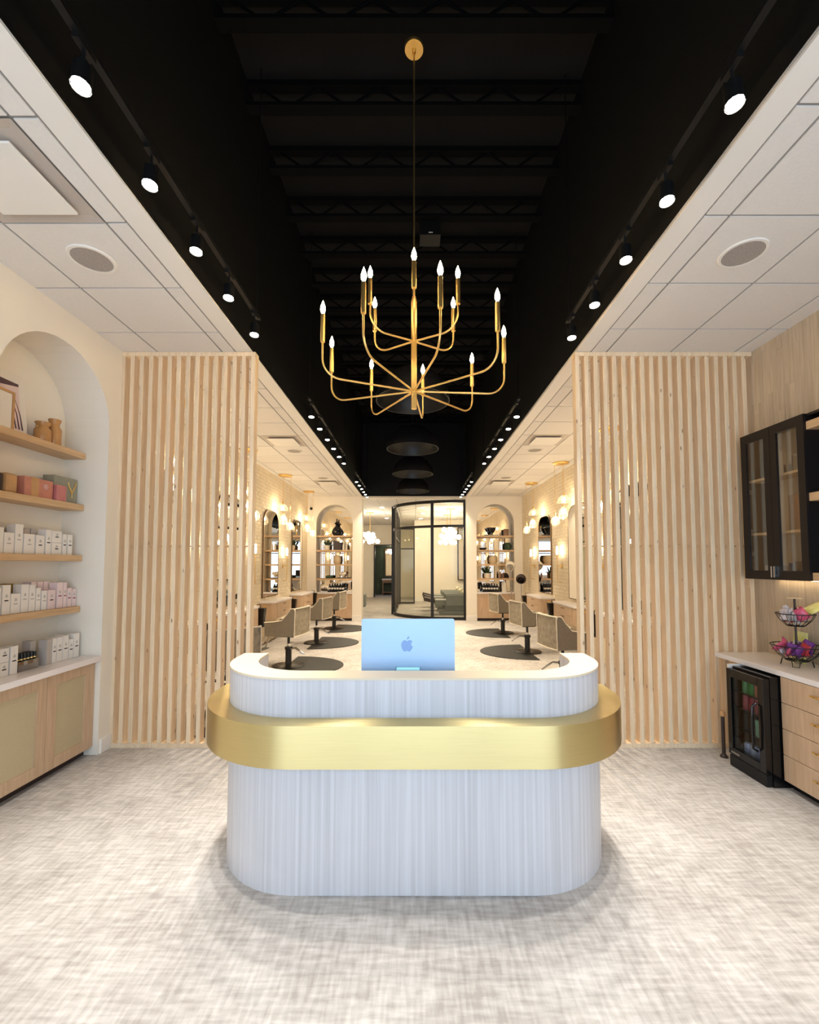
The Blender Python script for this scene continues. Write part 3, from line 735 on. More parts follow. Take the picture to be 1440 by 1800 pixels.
t = thing('slim_post', 'slim dark brown post with a wooden cap beside the drinks fridge', 'post', (2.69, 3.86, 0))
put('shaft', B().lathe([(0, 0), (.03, 0), (.03, .012), (.014, .03), (.014, .35), (0, .35)], (2.69, 3.86, 0), 12), m_brown, t, smooth=40)
put('cap', B().lathe([(0, .3505), (.02, .3505), (.022, .38), (.012, .395), (0, .395)], (2.69, 3.86, 0), 12), m_tan, t, smooth=40)

# upper black glass cabinet
UX, U0, U1, UZ0, UZ1 = 2.98, 3.28, 3.92, 1.543, 2.825
t = thing('wall_cabinet', 'black wall cabinet with two glass doors and open shelves above the right counter', 'cabinet', (3.1, 3.6, UZ0))
put('carcass', B().box(UX+.022, XR-.006, U1-.018, U1, UZ0, UZ1).box(UX+.022, XR-.006, U0, U0+.018, UZ0, UZ1).box(UX+.022, XR-.006, U0+.018, U1-.018, UZ1-.018, UZ1).box(UX+.022, XR-.006, U0+.018, U1-.018, UZ0, UZ0+.018), m_frame, t)
put('back_panel', B().box(XR-.022, XR-.007, U0+.018, U1-.018, UZ0+.018, UZ1-.018), m_plank, t)
for zz in (1.945, 2.42): put('shelf', B().box(UX+.05, XR-.023, U0+.019, U1-.019, zz-.02, zz), m_oakh, t)
um = (U0+U1)/2
for (a, c) in ((U0, um-.0015), (um+.0015, U1)):
    d = put('door', B().box(UX, UX+.02, a, a+.062, UZ0, UZ1).box(UX, UX+.02, c-.062, c, UZ0, UZ1).box(UX, UX+.02, a+.062, c-.062, UZ1-.075, UZ1).box(UX, UX+.02, a+.062, c-.062, UZ0, UZ0+.075), m_frame, t)
    put('pane', B().box(UX+.008, UX+.012, a+.062, c-.062, UZ0+.075, UZ1-.075), m_glassC, d)
    yh = a+.012 if a > um else c-.012
    put('handle', B().box(UX-.016, UX-.008, yh-.006, yh+.006, UZ0+.02, UZ0+.11).box(UX-.009, UX+.0005, yh-.004, yh+.004, UZ0+.03, UZ0+.038).box(UX-.009, UX+.0005, yh-.004, yh+.004, UZ0+.09, UZ0+.098), m_chrome, d)
for zz in (UZ0+.4, UZ0+.75, UZ0+.2): put('hinge', B().box(UX+.0205, UX+.05, U1-.05, U1-.0185, zz, zz+.04), m_steel, t)
put('open_shelf_back', B().box(XR-.03, XR-.007, 2.35, U0-.001, UZ0+.03, UZ1), m_frame, t)
put('open_shelf_end', B().box(UX+.03, XR-.03, 2.35, 2.368, UZ0, UZ1), m_frame, t)
put('open_shelf_top', B().box(UX+.03, XR-.03, 2.368, U0-.001, UZ1-.02, UZ1), m_frame, t)
for zz in (2.70, 2.15, UZ0+.001): put('open_shelf', B().box(UX+.022, XR-.031, 2.369, U0-.001, zz, zz+.062), m_oakh, t)
put('led_strip', B().box(XR-.06, XR-.045, 2.45, 3.85, UZ0-.008, UZ0-.0005), e_led, t, label='warm strip light under the cabinet')
# things in the cabinet
def tumbler(x, y, z, label, r=.035, h=.11, mat=None):
    return tag(put('glass_jar', B().lathe([(0, 0), (r, 0), (r, h), (r-.003, h), (r-.003, .004), (0, .004)], (x, y, z), 16), mat or m_acryl, smooth=40), label, 'jar')
tumbler(3.08, 3.44, 2.4205, 'clear glass jar on the top shelf of the black cabinet', .045, .13)
tumbler(3.08, 3.54, 2.4205, 'small clear glass on the top shelf of the black cabinet', .03, .07)
tag(put('book_box', B().box(3.06, 3.18, 3.43, 3.53, 1.9455, 2.23), m_wood2, bevel=.003), 'dark wooden box on the middle shelf of the black cabinet', 'box')
tag(put('storage_tin', B().box(3.06, 3.17, 3.36, 3.50, UZ0+.0185, UZ0+.15), m_brown, bevel=.006), 'dark brown tin at the bottom of the black cabinet', 'tin')
tag(put('blue_tin', B().lathe([(0, 0), (.035, 0), (.035, .12), (0, .12)], (3.10, 3.545, UZ0+.0185), 16), M('blue_tin', (60,80,110), .4, var=.1), smooth=40), 'blue round tin at the bottom of the black cabinet', 'tin')
tag(put('grey_tin', B().box(3.06, 3.16, 3.68, 3.80, UZ0+.0185, UZ0+.12), m_boxg, bevel=.006), 'grey box at the bottom left of the black cabinet', 'box')

# two-tier wire basket
BX, BY, BZ = 3.03, 3.48, .8685
t = thing('wire_basket_stand', 'two-tier black wire basket stand full of snack packets on the right counter', 'basket', (BX, BY, BZ))
put('post', B().cyl((BX, BY, BZ+.05), (BX, BY, BZ+.53), .008, n=8), m_brown, t)
put('top_plate', B().lathe([(0, .53), (.05, .53), (.05, .534), (0, .534)], (BX, BY, BZ), 16), m_stone, t)
def bowl(zb, R, H, name):
    b = B()
    rim = [(BX+R*cos(2*pi*k/24), BY+R*sin(2*pi*k/24), zb+H) for k in range(24)]; b.tube(rim, .004, 6, closed=True)
    mid = [(BX+R*.78*cos(2*pi*k/24), BY+R*.78*sin(2*pi*k/24), zb+H*.45) for k in range(24)]; b.tube(mid, .0025, 5, closed=True)
    bo = [(BX+R*.45*cos(2*pi*k/20), BY+R*.45*sin(2*pi*k/20), zb) for k in range(20)]; b.tube(bo, .003, 5, closed=True)
    for k in range(16):
        a = 2*pi*k/16; b.tube([(BX+R*q*cos(a), BY+R*q*sin(a), zb+hh) for q, hh in ((.02, .0), (.45, 0), (.78, H*.45), (1, H))], .0022, 5)
    return put(name, b, m_blackm, t, smooth=60)
bowl(BZ+.045, .165, .115, 'lower_basket'); bowl(BZ+.315, .125, .095, 'upper_basket')
for k in range(4):
    a = pi/4+pi/2*k; ux, uy = cos(a), sin(a); vx, vy = -uy, ux
    put('foot', B().tube([(BX+.09*ux+.025*vx, BY+.09*uy+.025*vy, BZ+.05), (BX+.10*ux+.02*vx, BY+.10*uy+.02*vy, BZ+.004), (BX+.10*ux-.02*vx, BY+.10*uy-.02*vy, BZ+.004), (BX+.09*ux-.025*vx, BY+.09*uy-.025*vy, BZ+.05)], .003, 5), m_blackm, t, smooth=60)
pk = {'purple': M('packet_purple', (110,50,130), .3, var=.3, scale=25), 'white': M('packet_white', (228,222,226), .3, scale=30, col2=(196,186,196), lo=.45, hi=.55), 'pink': M('packet_pink', (200,80,110), .3, var=.3, scale=25),
      'red': M('packet_red', (170,44,56), .3, var=.3, scale=25), 'silver': M('packet_silver', (190,190,198), .25, .4, var=.2, scale=25), 'lime': M('packet_lime', (200,206,90), .35, scale=14, col2=(232,226,176))}
def packet(c, w, h, M4, col, label, group, cat='packet'):
    nx, nz = 7, 7; b = B(); vs = []
    for s_ in (1, -1):
        for i in range(nx):
            for j in range(nz):
                u, v = i/(nx-1)*2-1, j/(nz-1)*2-1
                pf = max(0, (1-u*u))*max(0, (1-v*v)); th = s_*(.0012+.016*pf**.6+.0016*sin(7*u+5*v+i))
                vs.append((u*w/2, th, v*h/2))
    fs = []
    for s_ in range(2):
        for i in range(nx-1):
            for j in range(nz-1):
                a = s_*nx*nz+i*nz+j; q = (a, a+nz, a+nz+1, a+1); fs.append(q if s_ else q[::-1])
    n2 = nx*nz
    for i in range(nx-1):
        fs += [(i*nz, (i+1)*nz, n2+(i+1)*nz, n2+i*nz), (i*nz+nz-1, n2+i*nz+nz-1, n2+(i+1)*nz+nz-1, (i+1)*nz+nz-1)]
    for j in range(nz-1):
        fs += [(j, n2+j, n2+j+1, j+1), ((nx-1)*nz+j, (nx-1)*nz+j+1, n2+(nx-1)*nz+j+1, n2+(nx-1)*nz+j)]
    b.add(vs, fs); b.xf(Matrix.Translation(c) @ M4)
    return tag(put('snack_packet', b, pk[col], smooth=70), label, cat, group)
rng = random.Random(11)
def heap(zb, R, cols, nm, n):
    for k in range(n):
        a = 2*pi*k/n*2.4+.4; rr_ = R*(.25+.5*((k*7) % n)/n); col = cols[k % len(cols)]
        rot = Matrix.Rotation(rng.uniform(0, 6.28), 4, 'Z') @ Matrix.Rotation(rng.uniform(-.7, .7), 4, 'X') @ Matrix.Rotation(rng.uniform(-.6, .6), 4, 'Y')
        packet((BX+rr_*cos(a), BY+rr_*sin(a), zb+.05+.05*(k/n)+rng.uniform(0, .015)), .075, .095, rot, col, '%s snack packet heaped in the %s wire basket' % (col, nm), '%s packets in the %s basket' % (col, nm))
heap(BZ+.055, .145, ['purple', 'purple', 'white', 'pink', 'purple', 'red'], 'lower', 16)
heap(BZ+.32, .105, ['white', 'red', 'white', 'silver', 'pink'], 'upper', 13)
for k, (x, y, z0, rx, rz, lb) in enumerate(((3.16, 3.60, .125, .12, 1.45, 'lime and white snack bag behind the left of the lower basket'), (3.17, 3.33, .125, .12, 1.65, 'lime and white snack bag behind the right of the lower basket'), (3.14, 3.43, .46, 1.1, 1.5, 'lime snack bag lying across the upper basket'))):
    packet((x, y, BZ+z0), .15, .25 if rx < 1 else .17, Matrix.Rotation(rz, 4, 'Z') @ Matrix.Rotation(rx, 4, 'X'), 'lime', lb, 'lime snack bags', 'snack bag')

# ------------------------------------------------------------------ styling stations
def rcorner(x0, x1, y0, y1, r_, near_left):
    """counter plan: both aisle-side corners rounded; near_left True = aisle at x1"""
    pts = []
    if near_left:
        pts = [(x0, y0)]
        for k in range(7): a = -pi/2+pi/2*k/6; pts.append((x1-r_+r_*cos(a), y0+r_+r_*sin(a)))
        for k in range(7): a = pi/2*k/6; pts.append((x1-r_+r_*cos(a), y1-r_+r_*sin(a)))
        pts.append((x0, y1))
    else:
        pts = [(x1, y1)]
        for k in range(7): a = pi/2+pi/2*k/6; pts.append((x0+r_+r_*cos(a), y1-r_+r_*sin(a)))
        for k in range(7): a = pi+pi/2*k/6; pts.append((x0+r_+r_*cos(a), y0+r_+r_*sin(a)))
        pts.append((x1, y0))
    return pts
def station(side, yc, nth):
    s = -1 if side == 'left' else 1
    wx = (XLS+.012) if s < 0 else (XR-.012)
    D, HWD = .34, .66
    fx = wx-s*D; xa, xb = min(wx, fx), max(wx, fx)
    t = thing('styling_station', 'wall-hung oak styling station with a white top, %s' % nth, 'station', ((xa+xb)/2, yc, .55), 0, 'styling stations')
    P = rcorner(xa, xb, yc-HWD, yc+HWD, .12, s < 0); Pi = rcorner(xa, xb-.012 if s < 0 else xb, yc-HWD+.012, yc+HWD-.012, .11, s < 0) if s < 0 else rcorner(xa+.012, xb, yc-HWD+.012, yc+HWD-.012, .11, False)
    put('station_top', B().prism(P, .875, .91), m_quartz, t, smooth=30)
    put('station_body', B().prism(Pi, .55, .874), m_oak, t, smooth=30)
    xs_ = fx-s*(-.012)
    for k in range(2):
        z0 = .565+.155*k
        d = put('drawer_front', B().box(xs_-.006, xs_+.006, yc-.50, yc+.50, z0, z0+.145), m_oak, t)
        put('pull', B().box(xs_-.014, xs_+.014, yc-.09, yc+.09, z0+.10, z0+.11), m_brown, d)
    put('outlet', B().box(wx-s*.10, wx-s*.16, yc-HWD+.006, yc-HWD+.014, .79, .83), m_brass, t)
    # arched mirror
    my = yc; hw = .49; z0, z1 = .985, 2.84
    mt = thing('wall_mirror', 'tall arched mirror above the styling station, %s' % nth, 'mirror', (wx, my, z0), 0, 'arched salon mirrors')
    def arch(e):
        o = [(my-hw-e, z0-e), (my+hw+e, z0-e)]; R_ = .30+e; zc = z1-.30
        for k in range(9): a = pi/2*k/8; o.append((my+hw-.30+R_*cos(a), zc+R_*sin(a)))
        for k in range(9): a = pi/2+pi/2*k/8; o.append((my-hw+.30+R_*cos(a), zc+R_*sin(a)))
        return o
    put('mirror_glass', B().prism(arch(0), wx-s*.018, wx-s*.022, 'x'), m_mirror, mt)
    put('mirror_frame', B().prism(arch(.018), wx-s*.0, wx-s*.017, 'x').tube([(wx-s*.018, y, z) for y, z in arch(.008)], .010, 6, closed=True), m_bronze, mt)
    # tool bin on the far end
    bx = wx-s*.30; by = yc+HWD+.075
    tb = thing('tool_holder', 'black tool holder at the end of the station, %s' % nth, 'holder', (bx, by, .50), 0, 'black tool holders')
    put('pouch', B().add([(bx-.07,by-.045,.50),(bx+.07,by-.045,.50),(bx+.07,by+.045,.50),(bx-.07,by+.045,.50),(bx-.10,by-.07,.86),(bx+.10,by-.07,.86),(bx+.10,by+.07,.86),(bx-.10,by+.07,.86)],
        [(0,3,2,1),(4,5,6,7),(0,1,5,4),(1,2,6,5),(2,3,7,6),(3,0,4,7)]), m_gloss, tb, bevel=.01)
    put('strap', B().tube([(bx-.03, by-.07, .84), (bx-.03, by-.072, .93), (bx+.03, by-.072, .93), (bx+.03, by-.07, .84)], .008, 6), m_gloss, tb, smooth=60)
def sconce(side, y, nth):
    s = -1 if side == 'left' else 1; wx = (XLS+.012) if s < 0 else (XR-.012); x = wx-s*.10
    t = thing('wall_sconce', 'slim brass wall sconce with a lit frosted lamp, %s' % nth, 'wall light', (wx, y, 1.28), 0, 'brass wall sconces')
    put('rod', B().tube([(wx-s*.006, y, 1.28), (x+s*.02, y, 1.28), (x, y, 1.31), (x, y, 1.86)], .0075, 7), m_brass, t, smooth=60)
    put('wall_plate', B().cyl((wx-s*.001, y, 1.63), (wx-s*.02, y, 1.63), .045, n=16).cyl((wx-s*.02, y, 1.63), (x, y, 1.63), .008, n=8), m_brass, t, smooth=40)
    put('lamp_cup', B().lathe([(0, 1.85), (.022, 1.852), (.03, 1.88), (.026, 1.88), (0, 1.87)], (x, y, 0), 12), m_brass, t, smooth=40)
    put('lamp_tube', B().lathe([(0, 1.881), (.020, 1.885), (.024, 1.95), (.022, 2.03), (.014, 2.06), (0, 2.07)], (x, y, 0), 12), e_sconce, t, smooth=60)
def pendant_cluster(side, y, nth):
    s = -1 if side == 'left' else 1; cx = -2.93 if s < 0 else 2.93
    t = thing('pendant_cluster', 'brass canopy with three glass pendant lamps, %s' % nth, 'pendant light', (cx, y, 2.4), 0, 'glass pendant clusters')
    put('canopy_plate', B().lathe([(0, -.03), (.15, -.03), (.155, -.026), (.155, -.005), (0, -.005)], (cx, y, HC), 28), m_brass, t, smooth=40)
    spec = (('dome', -.07*1, .07, 2.93), ('drop', .0, -.09, 2.66), ('globe', .12, .03, 2.52))
    for kind, ox, oy, z in spec:
        x, yy = cx+ox*(-s if s > 0 else 1), y+oy
        if kind == 'dome': pr = [(.02, .12), (.06, .11), (.115, .06), (.135, 0), (.13, -.03), (.10, -.05)]
        elif kind == 'drop': pr = [(.02, .15), (.04, .12), (.08, .04), (.092, -.03), (.075, -.09), (.04, -.11)]
        else: pr = [(.02, .10), (.05, .09), (.085, .03), (.088, -.02), (.065, -.07), (.03, -.088)]
        put('cord', B().cyl((x, yy, z+.17), (x, yy, HC-.03), .003, n=5), m_brass, t)
        put('socket', B().lathe([(0, z+.17), (.018, z+.168), (.018, z+.09), (0, z+.09)], (x, yy, 0), 10), m_brass, t, smooth=40)
        sh = put('glass_shade', B().lathe([(r_, z+q) for r_, q in pr], (x, yy, 0), 18, caps=False), m_glassS, t, smooth=60)
        put('bulb', B().sphere((x, yy, z+.03), .036, 8, 6), e_pend, sh, smooth=60)
ST = {'left': ([11.72, 9.57, 7.42, 5.3], ['farthest on the left', 'second from the back on the left', 'third from the back on the left', 'nearest on the left behind the screen']),
      'right': ([10.65, 8.5, 6.35], ['farthest on the right', 'middle one on the right', 'nearest on the right behind the screen'])}
for y, n in zip(*ST['left']): station('left', y, n)
for y, n in zip(*ST['right']): station('right', y, n)
for y, n in zip([12.0, 9.8, 7.6, 5.32], ST['left'][1]): pendant_cluster('left', y, n)
for y, n in zip([10.77, 8.58, 6.4], ST['right'][1]): pendant_cluster('right', y, n)
for y, n in zip([10.5, 8.4, 6.3], ['farthest on the left', 'middle one on the left', 'nearest on the left behind the screen']): sconce('left', y, n)
for y, n in zip([11.6, 9.47, 7.4, 5.2], ['farthest on the right', 'second from the back on the right', 'third from the back on the right', 'nearest on the right behind the screen']): sconce('right', y, n)

# ------------------------------------------------------------------ salon chairs and mats
def make_chair(label):
    t = thing('salon_chair', label, 'chair', (0, 0, 0), 0, 'grey salon chairs')
    put('seat', B().box(-.24, .27, -.235, .235, .50, .62), m_leather, t, bevel=.03)
    put('seat_base', B().box(-.28, .27, -.30, .30, .47, .50), m_leather, t, bevel=.01)
    prof = [(.275, .475), (.285, .735), (.10, .75), (-.08, .78), (-.19, .90), (-.26, 1.0), (-.325, 1.01), (-.345, .97), (-.30, .475)]
    for s_ in (-1, 1):
        a, c = sorted((s_*.24, s_*.33))
        ar = put('armrest', B().prism(prof, a, c, 'y'), m_leather, t, bevel=.014)
        put('piping', B().tube([(x, s_*.328, z) for x, z in prof[1:8]], .0085, 6), m_pipe, ar, smooth=60)
    n = 7; b = B(); outer = []
    for k in range(n):
        y = -.325+.65*k/(n-1); outer.append((-.335-.035*(1-(y/.325)**2), y))
    inner = [(x+.095, y*.93) for x, y in outer]
    b.prism(outer+inner[::-1], .48, 1.0)
    bk = put('backrest', b, m_velvet, t, bevel=.012, label='paler velvet back')
    for s_ in (0, -1):
        x, y = outer[s_]; put('piping', B().tube([(x-.004, y*1.005, .482), (x-.010, y*1.005, .75), (x-.016, y*1.0, 1.0)], .009, 6), m_pipe, bk, smooth=60)
    for z in (.485, 1.003): put('piping', B().tube([(x-.004, y, z) for x, y in outer], .009, 6), m_pipe, bk, smooth=60)
    put('swivel_plate', B().box(-.12, .12, -.10, .10, .485, .514).cyl((0,0,.37), (0,0,.49), .022, n=10), m_pump, t)
    put('piston', B().cyl((0, 0, .29), (0, 0, .44), .02, n=10), m_chrome, t, smooth=40)
    put('pump_column', B().lathe([(0, .035), (.055, .035), (.05, .06), (.05, .27), (.062, .28), (.062, .32), (.02, .33), (0, .33)], (0,0,0), 16), m_pump, t, smooth=40)
    put('base_plate', B().lathe([(0, .012), (.26, .012), (.265, .018), (.24, .030), (.10, .045), (0, .05)], (0,0,0), 36), m_pump, t, smooth=40)
    put('pump_lever', B().tube([(-.05, 0, .30), (-.14, .02, .31), (-.24, .03, .25), (-.30, .03, .215)], .011, 7).tube([(-.05, .03, .29), (-.14, .05, .30), (-.24, .06, .24), (-.30, .03, .215)], .009, 7), m_chrome, t, smooth=60)
    fr = put('footrest', B().tube([(.2, -.10, .47), (.36, -.10, .44), (.46, -.10, .27), (.50, -.10, .17)], .012, 7).tube([(.2, .10, .47), (.36, .10, .44), (.46, .10, .27), (.50, .10, .17)], .012, 7), m_chrome, t, smooth=60)
    put('foot_bar', B().box(.44, .56, -.16, .16, .155, .172), m_pump, fr, bevel=.006)
    for o in t.children:
        if o.name.split('.')[0] in ('seat', 'seat_base', 'armrest', 'backrest', 'footrest'):
            o.scale = (.84, .84, .84); o.location = (.05, 0, .121)
    return t
CH = [('left', -2.08, 11.4, pi-.15, 'farthest grey salon chair in the left row'), ('left', -2.08, 9.35, pi-.18, 'second grey salon chair from the back in the left row'),
      ('left', -2.065, 7.23, pi-.2, 'third grey salon chair from the back in the left row'), ('left', -2.1, 5.0, pi-.9, 'nearest grey salon chair on the left, half behind the slat screen'),
      ('right', 2.16, 10.66, .22, 'farthest grey salon chair in the right row'), ('right', 2.165, 8.39, .2, 'middle grey salon chair in the right row'), ('right', 2.08, 6.15, .2, 'nearest grey salon chair in the right row')]
proto = None
def make_mat(x, y, side, label):
    s = 1 if side == 'left' else -1
    pts = []
    n = 22; x0 = x-s*.03
    for k in range(n+1):
        a = -pi/2+pi*k/n; pts.append((x0+s*.93*cos(a), y+.72*sin(a)))
    # round notch for the chair base
    for k in range(9):
        a = pi/2-pi*k/8; pts.append((x0+s*.26*cos(a), y+.28*sin(a)))
    if s < 0: pts = pts[::-1]
    tag(put('floor_mat', B().prism(pts, .001, .011), m_rubber), label, 'mat', 'black salon floor mats')
for (side, x, y, rz, lab) in CH:
    if proto is None:
        proto = make_chair(lab); proto.location = (x, y, 0); proto.rotation_euler = (0, 0, rz)
    else: dup(proto, (x, y, 0), rz, lab)
    make_mat(x, y, side, 'black D-shaped rubber mat under the '+lab.replace('grey salon ', '').replace(', half behind the slat screen', ''))

# ------------------------------------------------------------------ back niches
NB = YB+.36
def niche_set(side):
    u0, u1 = BN[side]; uc = (u0+u1)/2
    A = [(u0+.002, .80)]+[(a, z) for a, z in arch_pts(u0+.002, u1-.002, BZC)]+[(u1-.002, .80)]
    tag(put('niche_mirror', B().prism(A, NB-.008, NB-.003, 'y'), m_mirror), 'arched mirror lining the back of the %s rear niche' % side, 'mirror')
    t = thing('base_cabinet', 'light oak base cabinet in the %s rear niche' % side, 'cabinet', (uc, YB+.2, 0))
    put('carcass', B().box(u0+.004, u1-.004, YB+.04, NB-.012, .08, .80), m_oak, t)
    put('toe_kick', B().box(u0+.004, u1-.004, YB+.08, NB-.012, 0, .08), m_brown, t)
    for a, c in ((u0+.006, uc-.002), (uc+.002, u1-.006)):
        d = put('door', B().box(a, a+.08, YB+.022, YB+.0395, .085, .795).box(c-.08, c, YB+.022, YB+.0395, .085, .795).box(a+.08, c-.08, YB+.022, YB+.0395, .715, .795).box(a+.08, c-.08, YB+.022, YB+.0395, .085, .165), m_oak, t)
        put('door_panel', B().box(a+.08, c-.08, YB+.032, YB+.0395, .165, .715), m_oak, d)
        put('handle', B().box(uc+(.03 if c > uc+.1 else -.05), uc+(.05 if c > uc+.1 else -.03), YB+.008, YB+.0215, .60, .70), m_brown, d)
    tag(put('countertop', B().box(u0+.003, u1-.003, YB+.005, NB-.01, .801, .845), m_quartz), 'white counter on the cabinet in the %s rear niche' % side, 'countertop')
    for i, z in enumerate((2.53, 2.10, 1.68, 1.25)):
        tag(put('niche_shelf', B().box(u0+.003, u1-.003, YB+.06, NB-.01, z-.05, z), m_oakh), '%s shelf from the top in the %s rear niche' % (ORD[i], side), 'shelf', 'shelves in the rear niches')
niche_set('left'); niche_set('right')
def lathe_thing(name, prof, c, mat, label, cat, n=18, group=None):
    return tag(put(name, B().lathe(prof, c, n), mat, smooth=45), label, cat, group)
ny = YB+.19
lathe_thing('bottle_vase', [(0,0),(.09,0),(.15,.07),(.155,.13),(.11,.22),(.045,.29),(.04,.34),(.085,.37),(.05,.40),(.022,.43),(.015,.52),(0,.52)], (-2.33, ny, 2.5305), m_gloss, 'black gourd-shaped bottle vase on the top shelf of the left rear niche', 'vase')
def succulent(x, y, z, label, sc=1):
    t = thing('potted_plant', label, 'plant', (x, y, z))
    put('pot', B().lathe([(0,0),(.07*sc,0),(.085*sc,.02*sc),(.09*sc,.14*sc),(.08*sc,.14*sc),(.075*sc,.12*sc),(0,.12*sc)], (x,y,z), 18), m_pot, t, smooth=45)
    for k in range(13):
        a = 2*pi*k/13+.3*(k % 3); up = .05+.05*(k % 4); L_ = .145-.02*(k % 3)
        put('leaf', B().tube([(x+.02*cos(a), y+.02*sin(a), z+.12*sc), (x+L_*.6*cos(a)*sc, y+L_*.45*sin(a)*sc, z+(.12+up*.8)*sc), (x+L_*1.15*cos(a)*sc, y+L_*.6*sin(a)*sc, z+(.13+up)*sc)], .02, 5, rr=[.022*sc, .018*sc, .002]), m_plant, t, smooth=60)
succulent(-2.62, ny, 2.1005, 'green succulent in a white pot on the left rear niche shelf', 1.0)
t = thing('black_sculpture', 'dark slanted block vase on the second shelf of the left rear niche', 'vase', (-2.33, ny, 2.1005))
put('block', B().add([(-2.43,ny-.07,2.1005),(-2.20,ny-.07,2.1005),(-2.20,ny+.08,2.1005),(-2.43,ny+.08,2.1005),(-2.43,ny-.07,2.40),(-2.18,ny-.07,2.33),(-2.18,ny+.08,2.33),(-2.43,ny+.08,2.40)], [(0,3,2,1),(4,5,6,7),(0,1,5,4),(1,2,6,5),(2,3,7,6),(3,0,4,7)]), m_brown, t, bevel=.01)
for k, x in enumerate((-2.12, -2.03)):
    lathe_thing('tall_bottle', [(0,0),(.035,0),(.035,.13),(.014,.19),(.012,.25),(0,.25)], (x, ny-.04, 2.1005), m_pot, '%s slim white bottle vase on the second shelf of the left rear niche' % ('left', 'right')[k], 'vase', group='white bottle vases')
lathe_thing('stone_vase', [(0,0),(.08,0),(.115,.06),(.12,.16),(.09,.24),(.06,.26),(.05,.26),(0,.22)], (-2.31, ny, 1.6805), m_stone, 'round beige stone vase on the third shelf of the left rear niche', 'vase')
for k in range(5):
    a = 2*pi*k/5; tag(put('dark_orb', B().sphere((-2.535+.078*cos(a), ny-.02+.078*sin(a), 1.2505+.045), .045, 12, 8), m_plant, smooth=60), 'dark green ball in the cluster on the lowest left rear niche shelf', 'ball', 'dark green balls')
tag(put('tray', B().box(-2.36, -1.93, ny-.09, ny+.09, 1.2505, 1.268), m_brown, bevel=.004), 'dark tray under the white coral on the left rear niche shelf', 'tray')
t = thing('white_coral', 'white coral ornament on a dark tray in the left rear niche', 'ornament', (-2.13, ny, 1.2685))
cb = B()
for k in range(9):
    a = 2*pi*k/9; cb.sphere((-2.13+.075*cos(a)*(k % 3)/2, ny+.05*sin(a), 1.2685+.045+.055*(k % 3)*.6+.02), .05, 8, 6)
put('coral_branches', cb, m_coral, t, smooth=60)
def bottle_tray(x0, y0, z, side):
    tag(put('bottle_tray', B().box(x0-.25, x0+.25, y0-.09, y0+.09, z, z+.05), m_gloss, bevel=.005), 'black tray of bottles on the counter in the %s rear niche' % side, 'tray')
    bt_ = None
    for i in range(6):
        for j in range(2):
            x, y = x0-.2+.08*i, y0-.04+.08*j
            lab = 'dark bottle, %s from the left in the %s row of the %s rear tray' % (ORD[i], ('front', 'back')[j], side)
            if bt_ is None:
                bt_ = thing('product_bottle', lab, 'bottle', (x, y, z+.0505), 0, 'bottles on the %s rear tray' % side)
                put('bottle_body', B().lathe([(0,0),(.03,0),(.03,.12),(.012,.15),(.012,.19),(0,.19)], (x,y,z+.0505), 12), m_gloss, bt_, smooth=40)
                put('paper_label', B().lathe([(.0305,.03),(.0305,.08)], (x,y,z+.0505), 12, caps=False), m_paper, bt_, smooth=40)
            else:
                dup(bt_, (x, y, z+.0505), .6*i, lab, 'bottles on the %s rear tray' % side)
bottle_tray(-2.32, YB+.15, .8455, 'left'); bottle_tray(2.28, YB+.15, .8455, 'right')
# right niche
t = thing('bowl_stand', 'black flared bowl on a low stand on the top shelf of the right rear niche', 'bowl', (2.33, ny, 2.5305))
put('bowl', B().lathe([(0,.09),(.075,.09),(.155,.24),(.143,.24),(.07,.11),(0,.11)], (2.33,ny,2.5305), 20), m_gloss, t, smooth=45)
put('stand_base', B().box(2.13, 2.53, ny-.09, ny+.09, 2.5305, 2.56).lathe([(.05,.03),(.05,.09)], (2.33,ny,2.5305), 14, caps=False), m_gloss, t)
tag(put('terracotta_box', B().box(2.70, 2.85, ny-.06, ny+.06, 2.5305, 2.73), m_wood2, bevel=.006), 'brown box at the right end of the top shelf in the right rear niche', 'box')
lathe_thing('dark_vase', [(0,0),(.07,0),(.10,.06),(.10,.16),(.06,.22),(.05,.22),(0,.18)], (2.83, ny, 2.1005), m_plant, 'dark green vase at the right of the second shelf in the right rear niche', 'vase')
lathe_thing('black_bowl', [(0,0),(.05,0),(.10,.07),(.09,.07),(.04,.02),(0,.02)], (2.10, ny, 2.1005), m_brown, 'small dark bowl on the second shelf of the right rear niche', 'bowl')
lathe_thing('stone_vase', [(0,0),(.10,0),(.135,.10),(.13,.20),(.10,.26),(.09,.26),(0,.22)], (2.38, ny, 1.6805), m_stone, 'round beige stone vase on the third shelf of the right rear niche', 'vase')
succulent(2.2, ny, 1.2505, 'spiky dark succulent in a white pot on the lowest right rear niche shelf', 1.1)
for k, x in enumerate((2.58, 2.66)):
    lathe_thing('amber_bottle', [(0,0),(.03,0),(.03,.13),(.012,.16),(.012,.20),(0,.20)], (x, ny-.05, 1.2505), m_wood2, '%s small brown bottle on the lowest shelf of the right rear niche' % ('left', 'right')[k], 'bottle', group='small brown bottles')
lathe_thing('canister', [(0,0),(.08,0),(.08,.28),(.07,.30),(0,.30)], (2.70, YB+.17, .8455), m_pot, 'white canister on the counter of the right rear niche', 'canister')
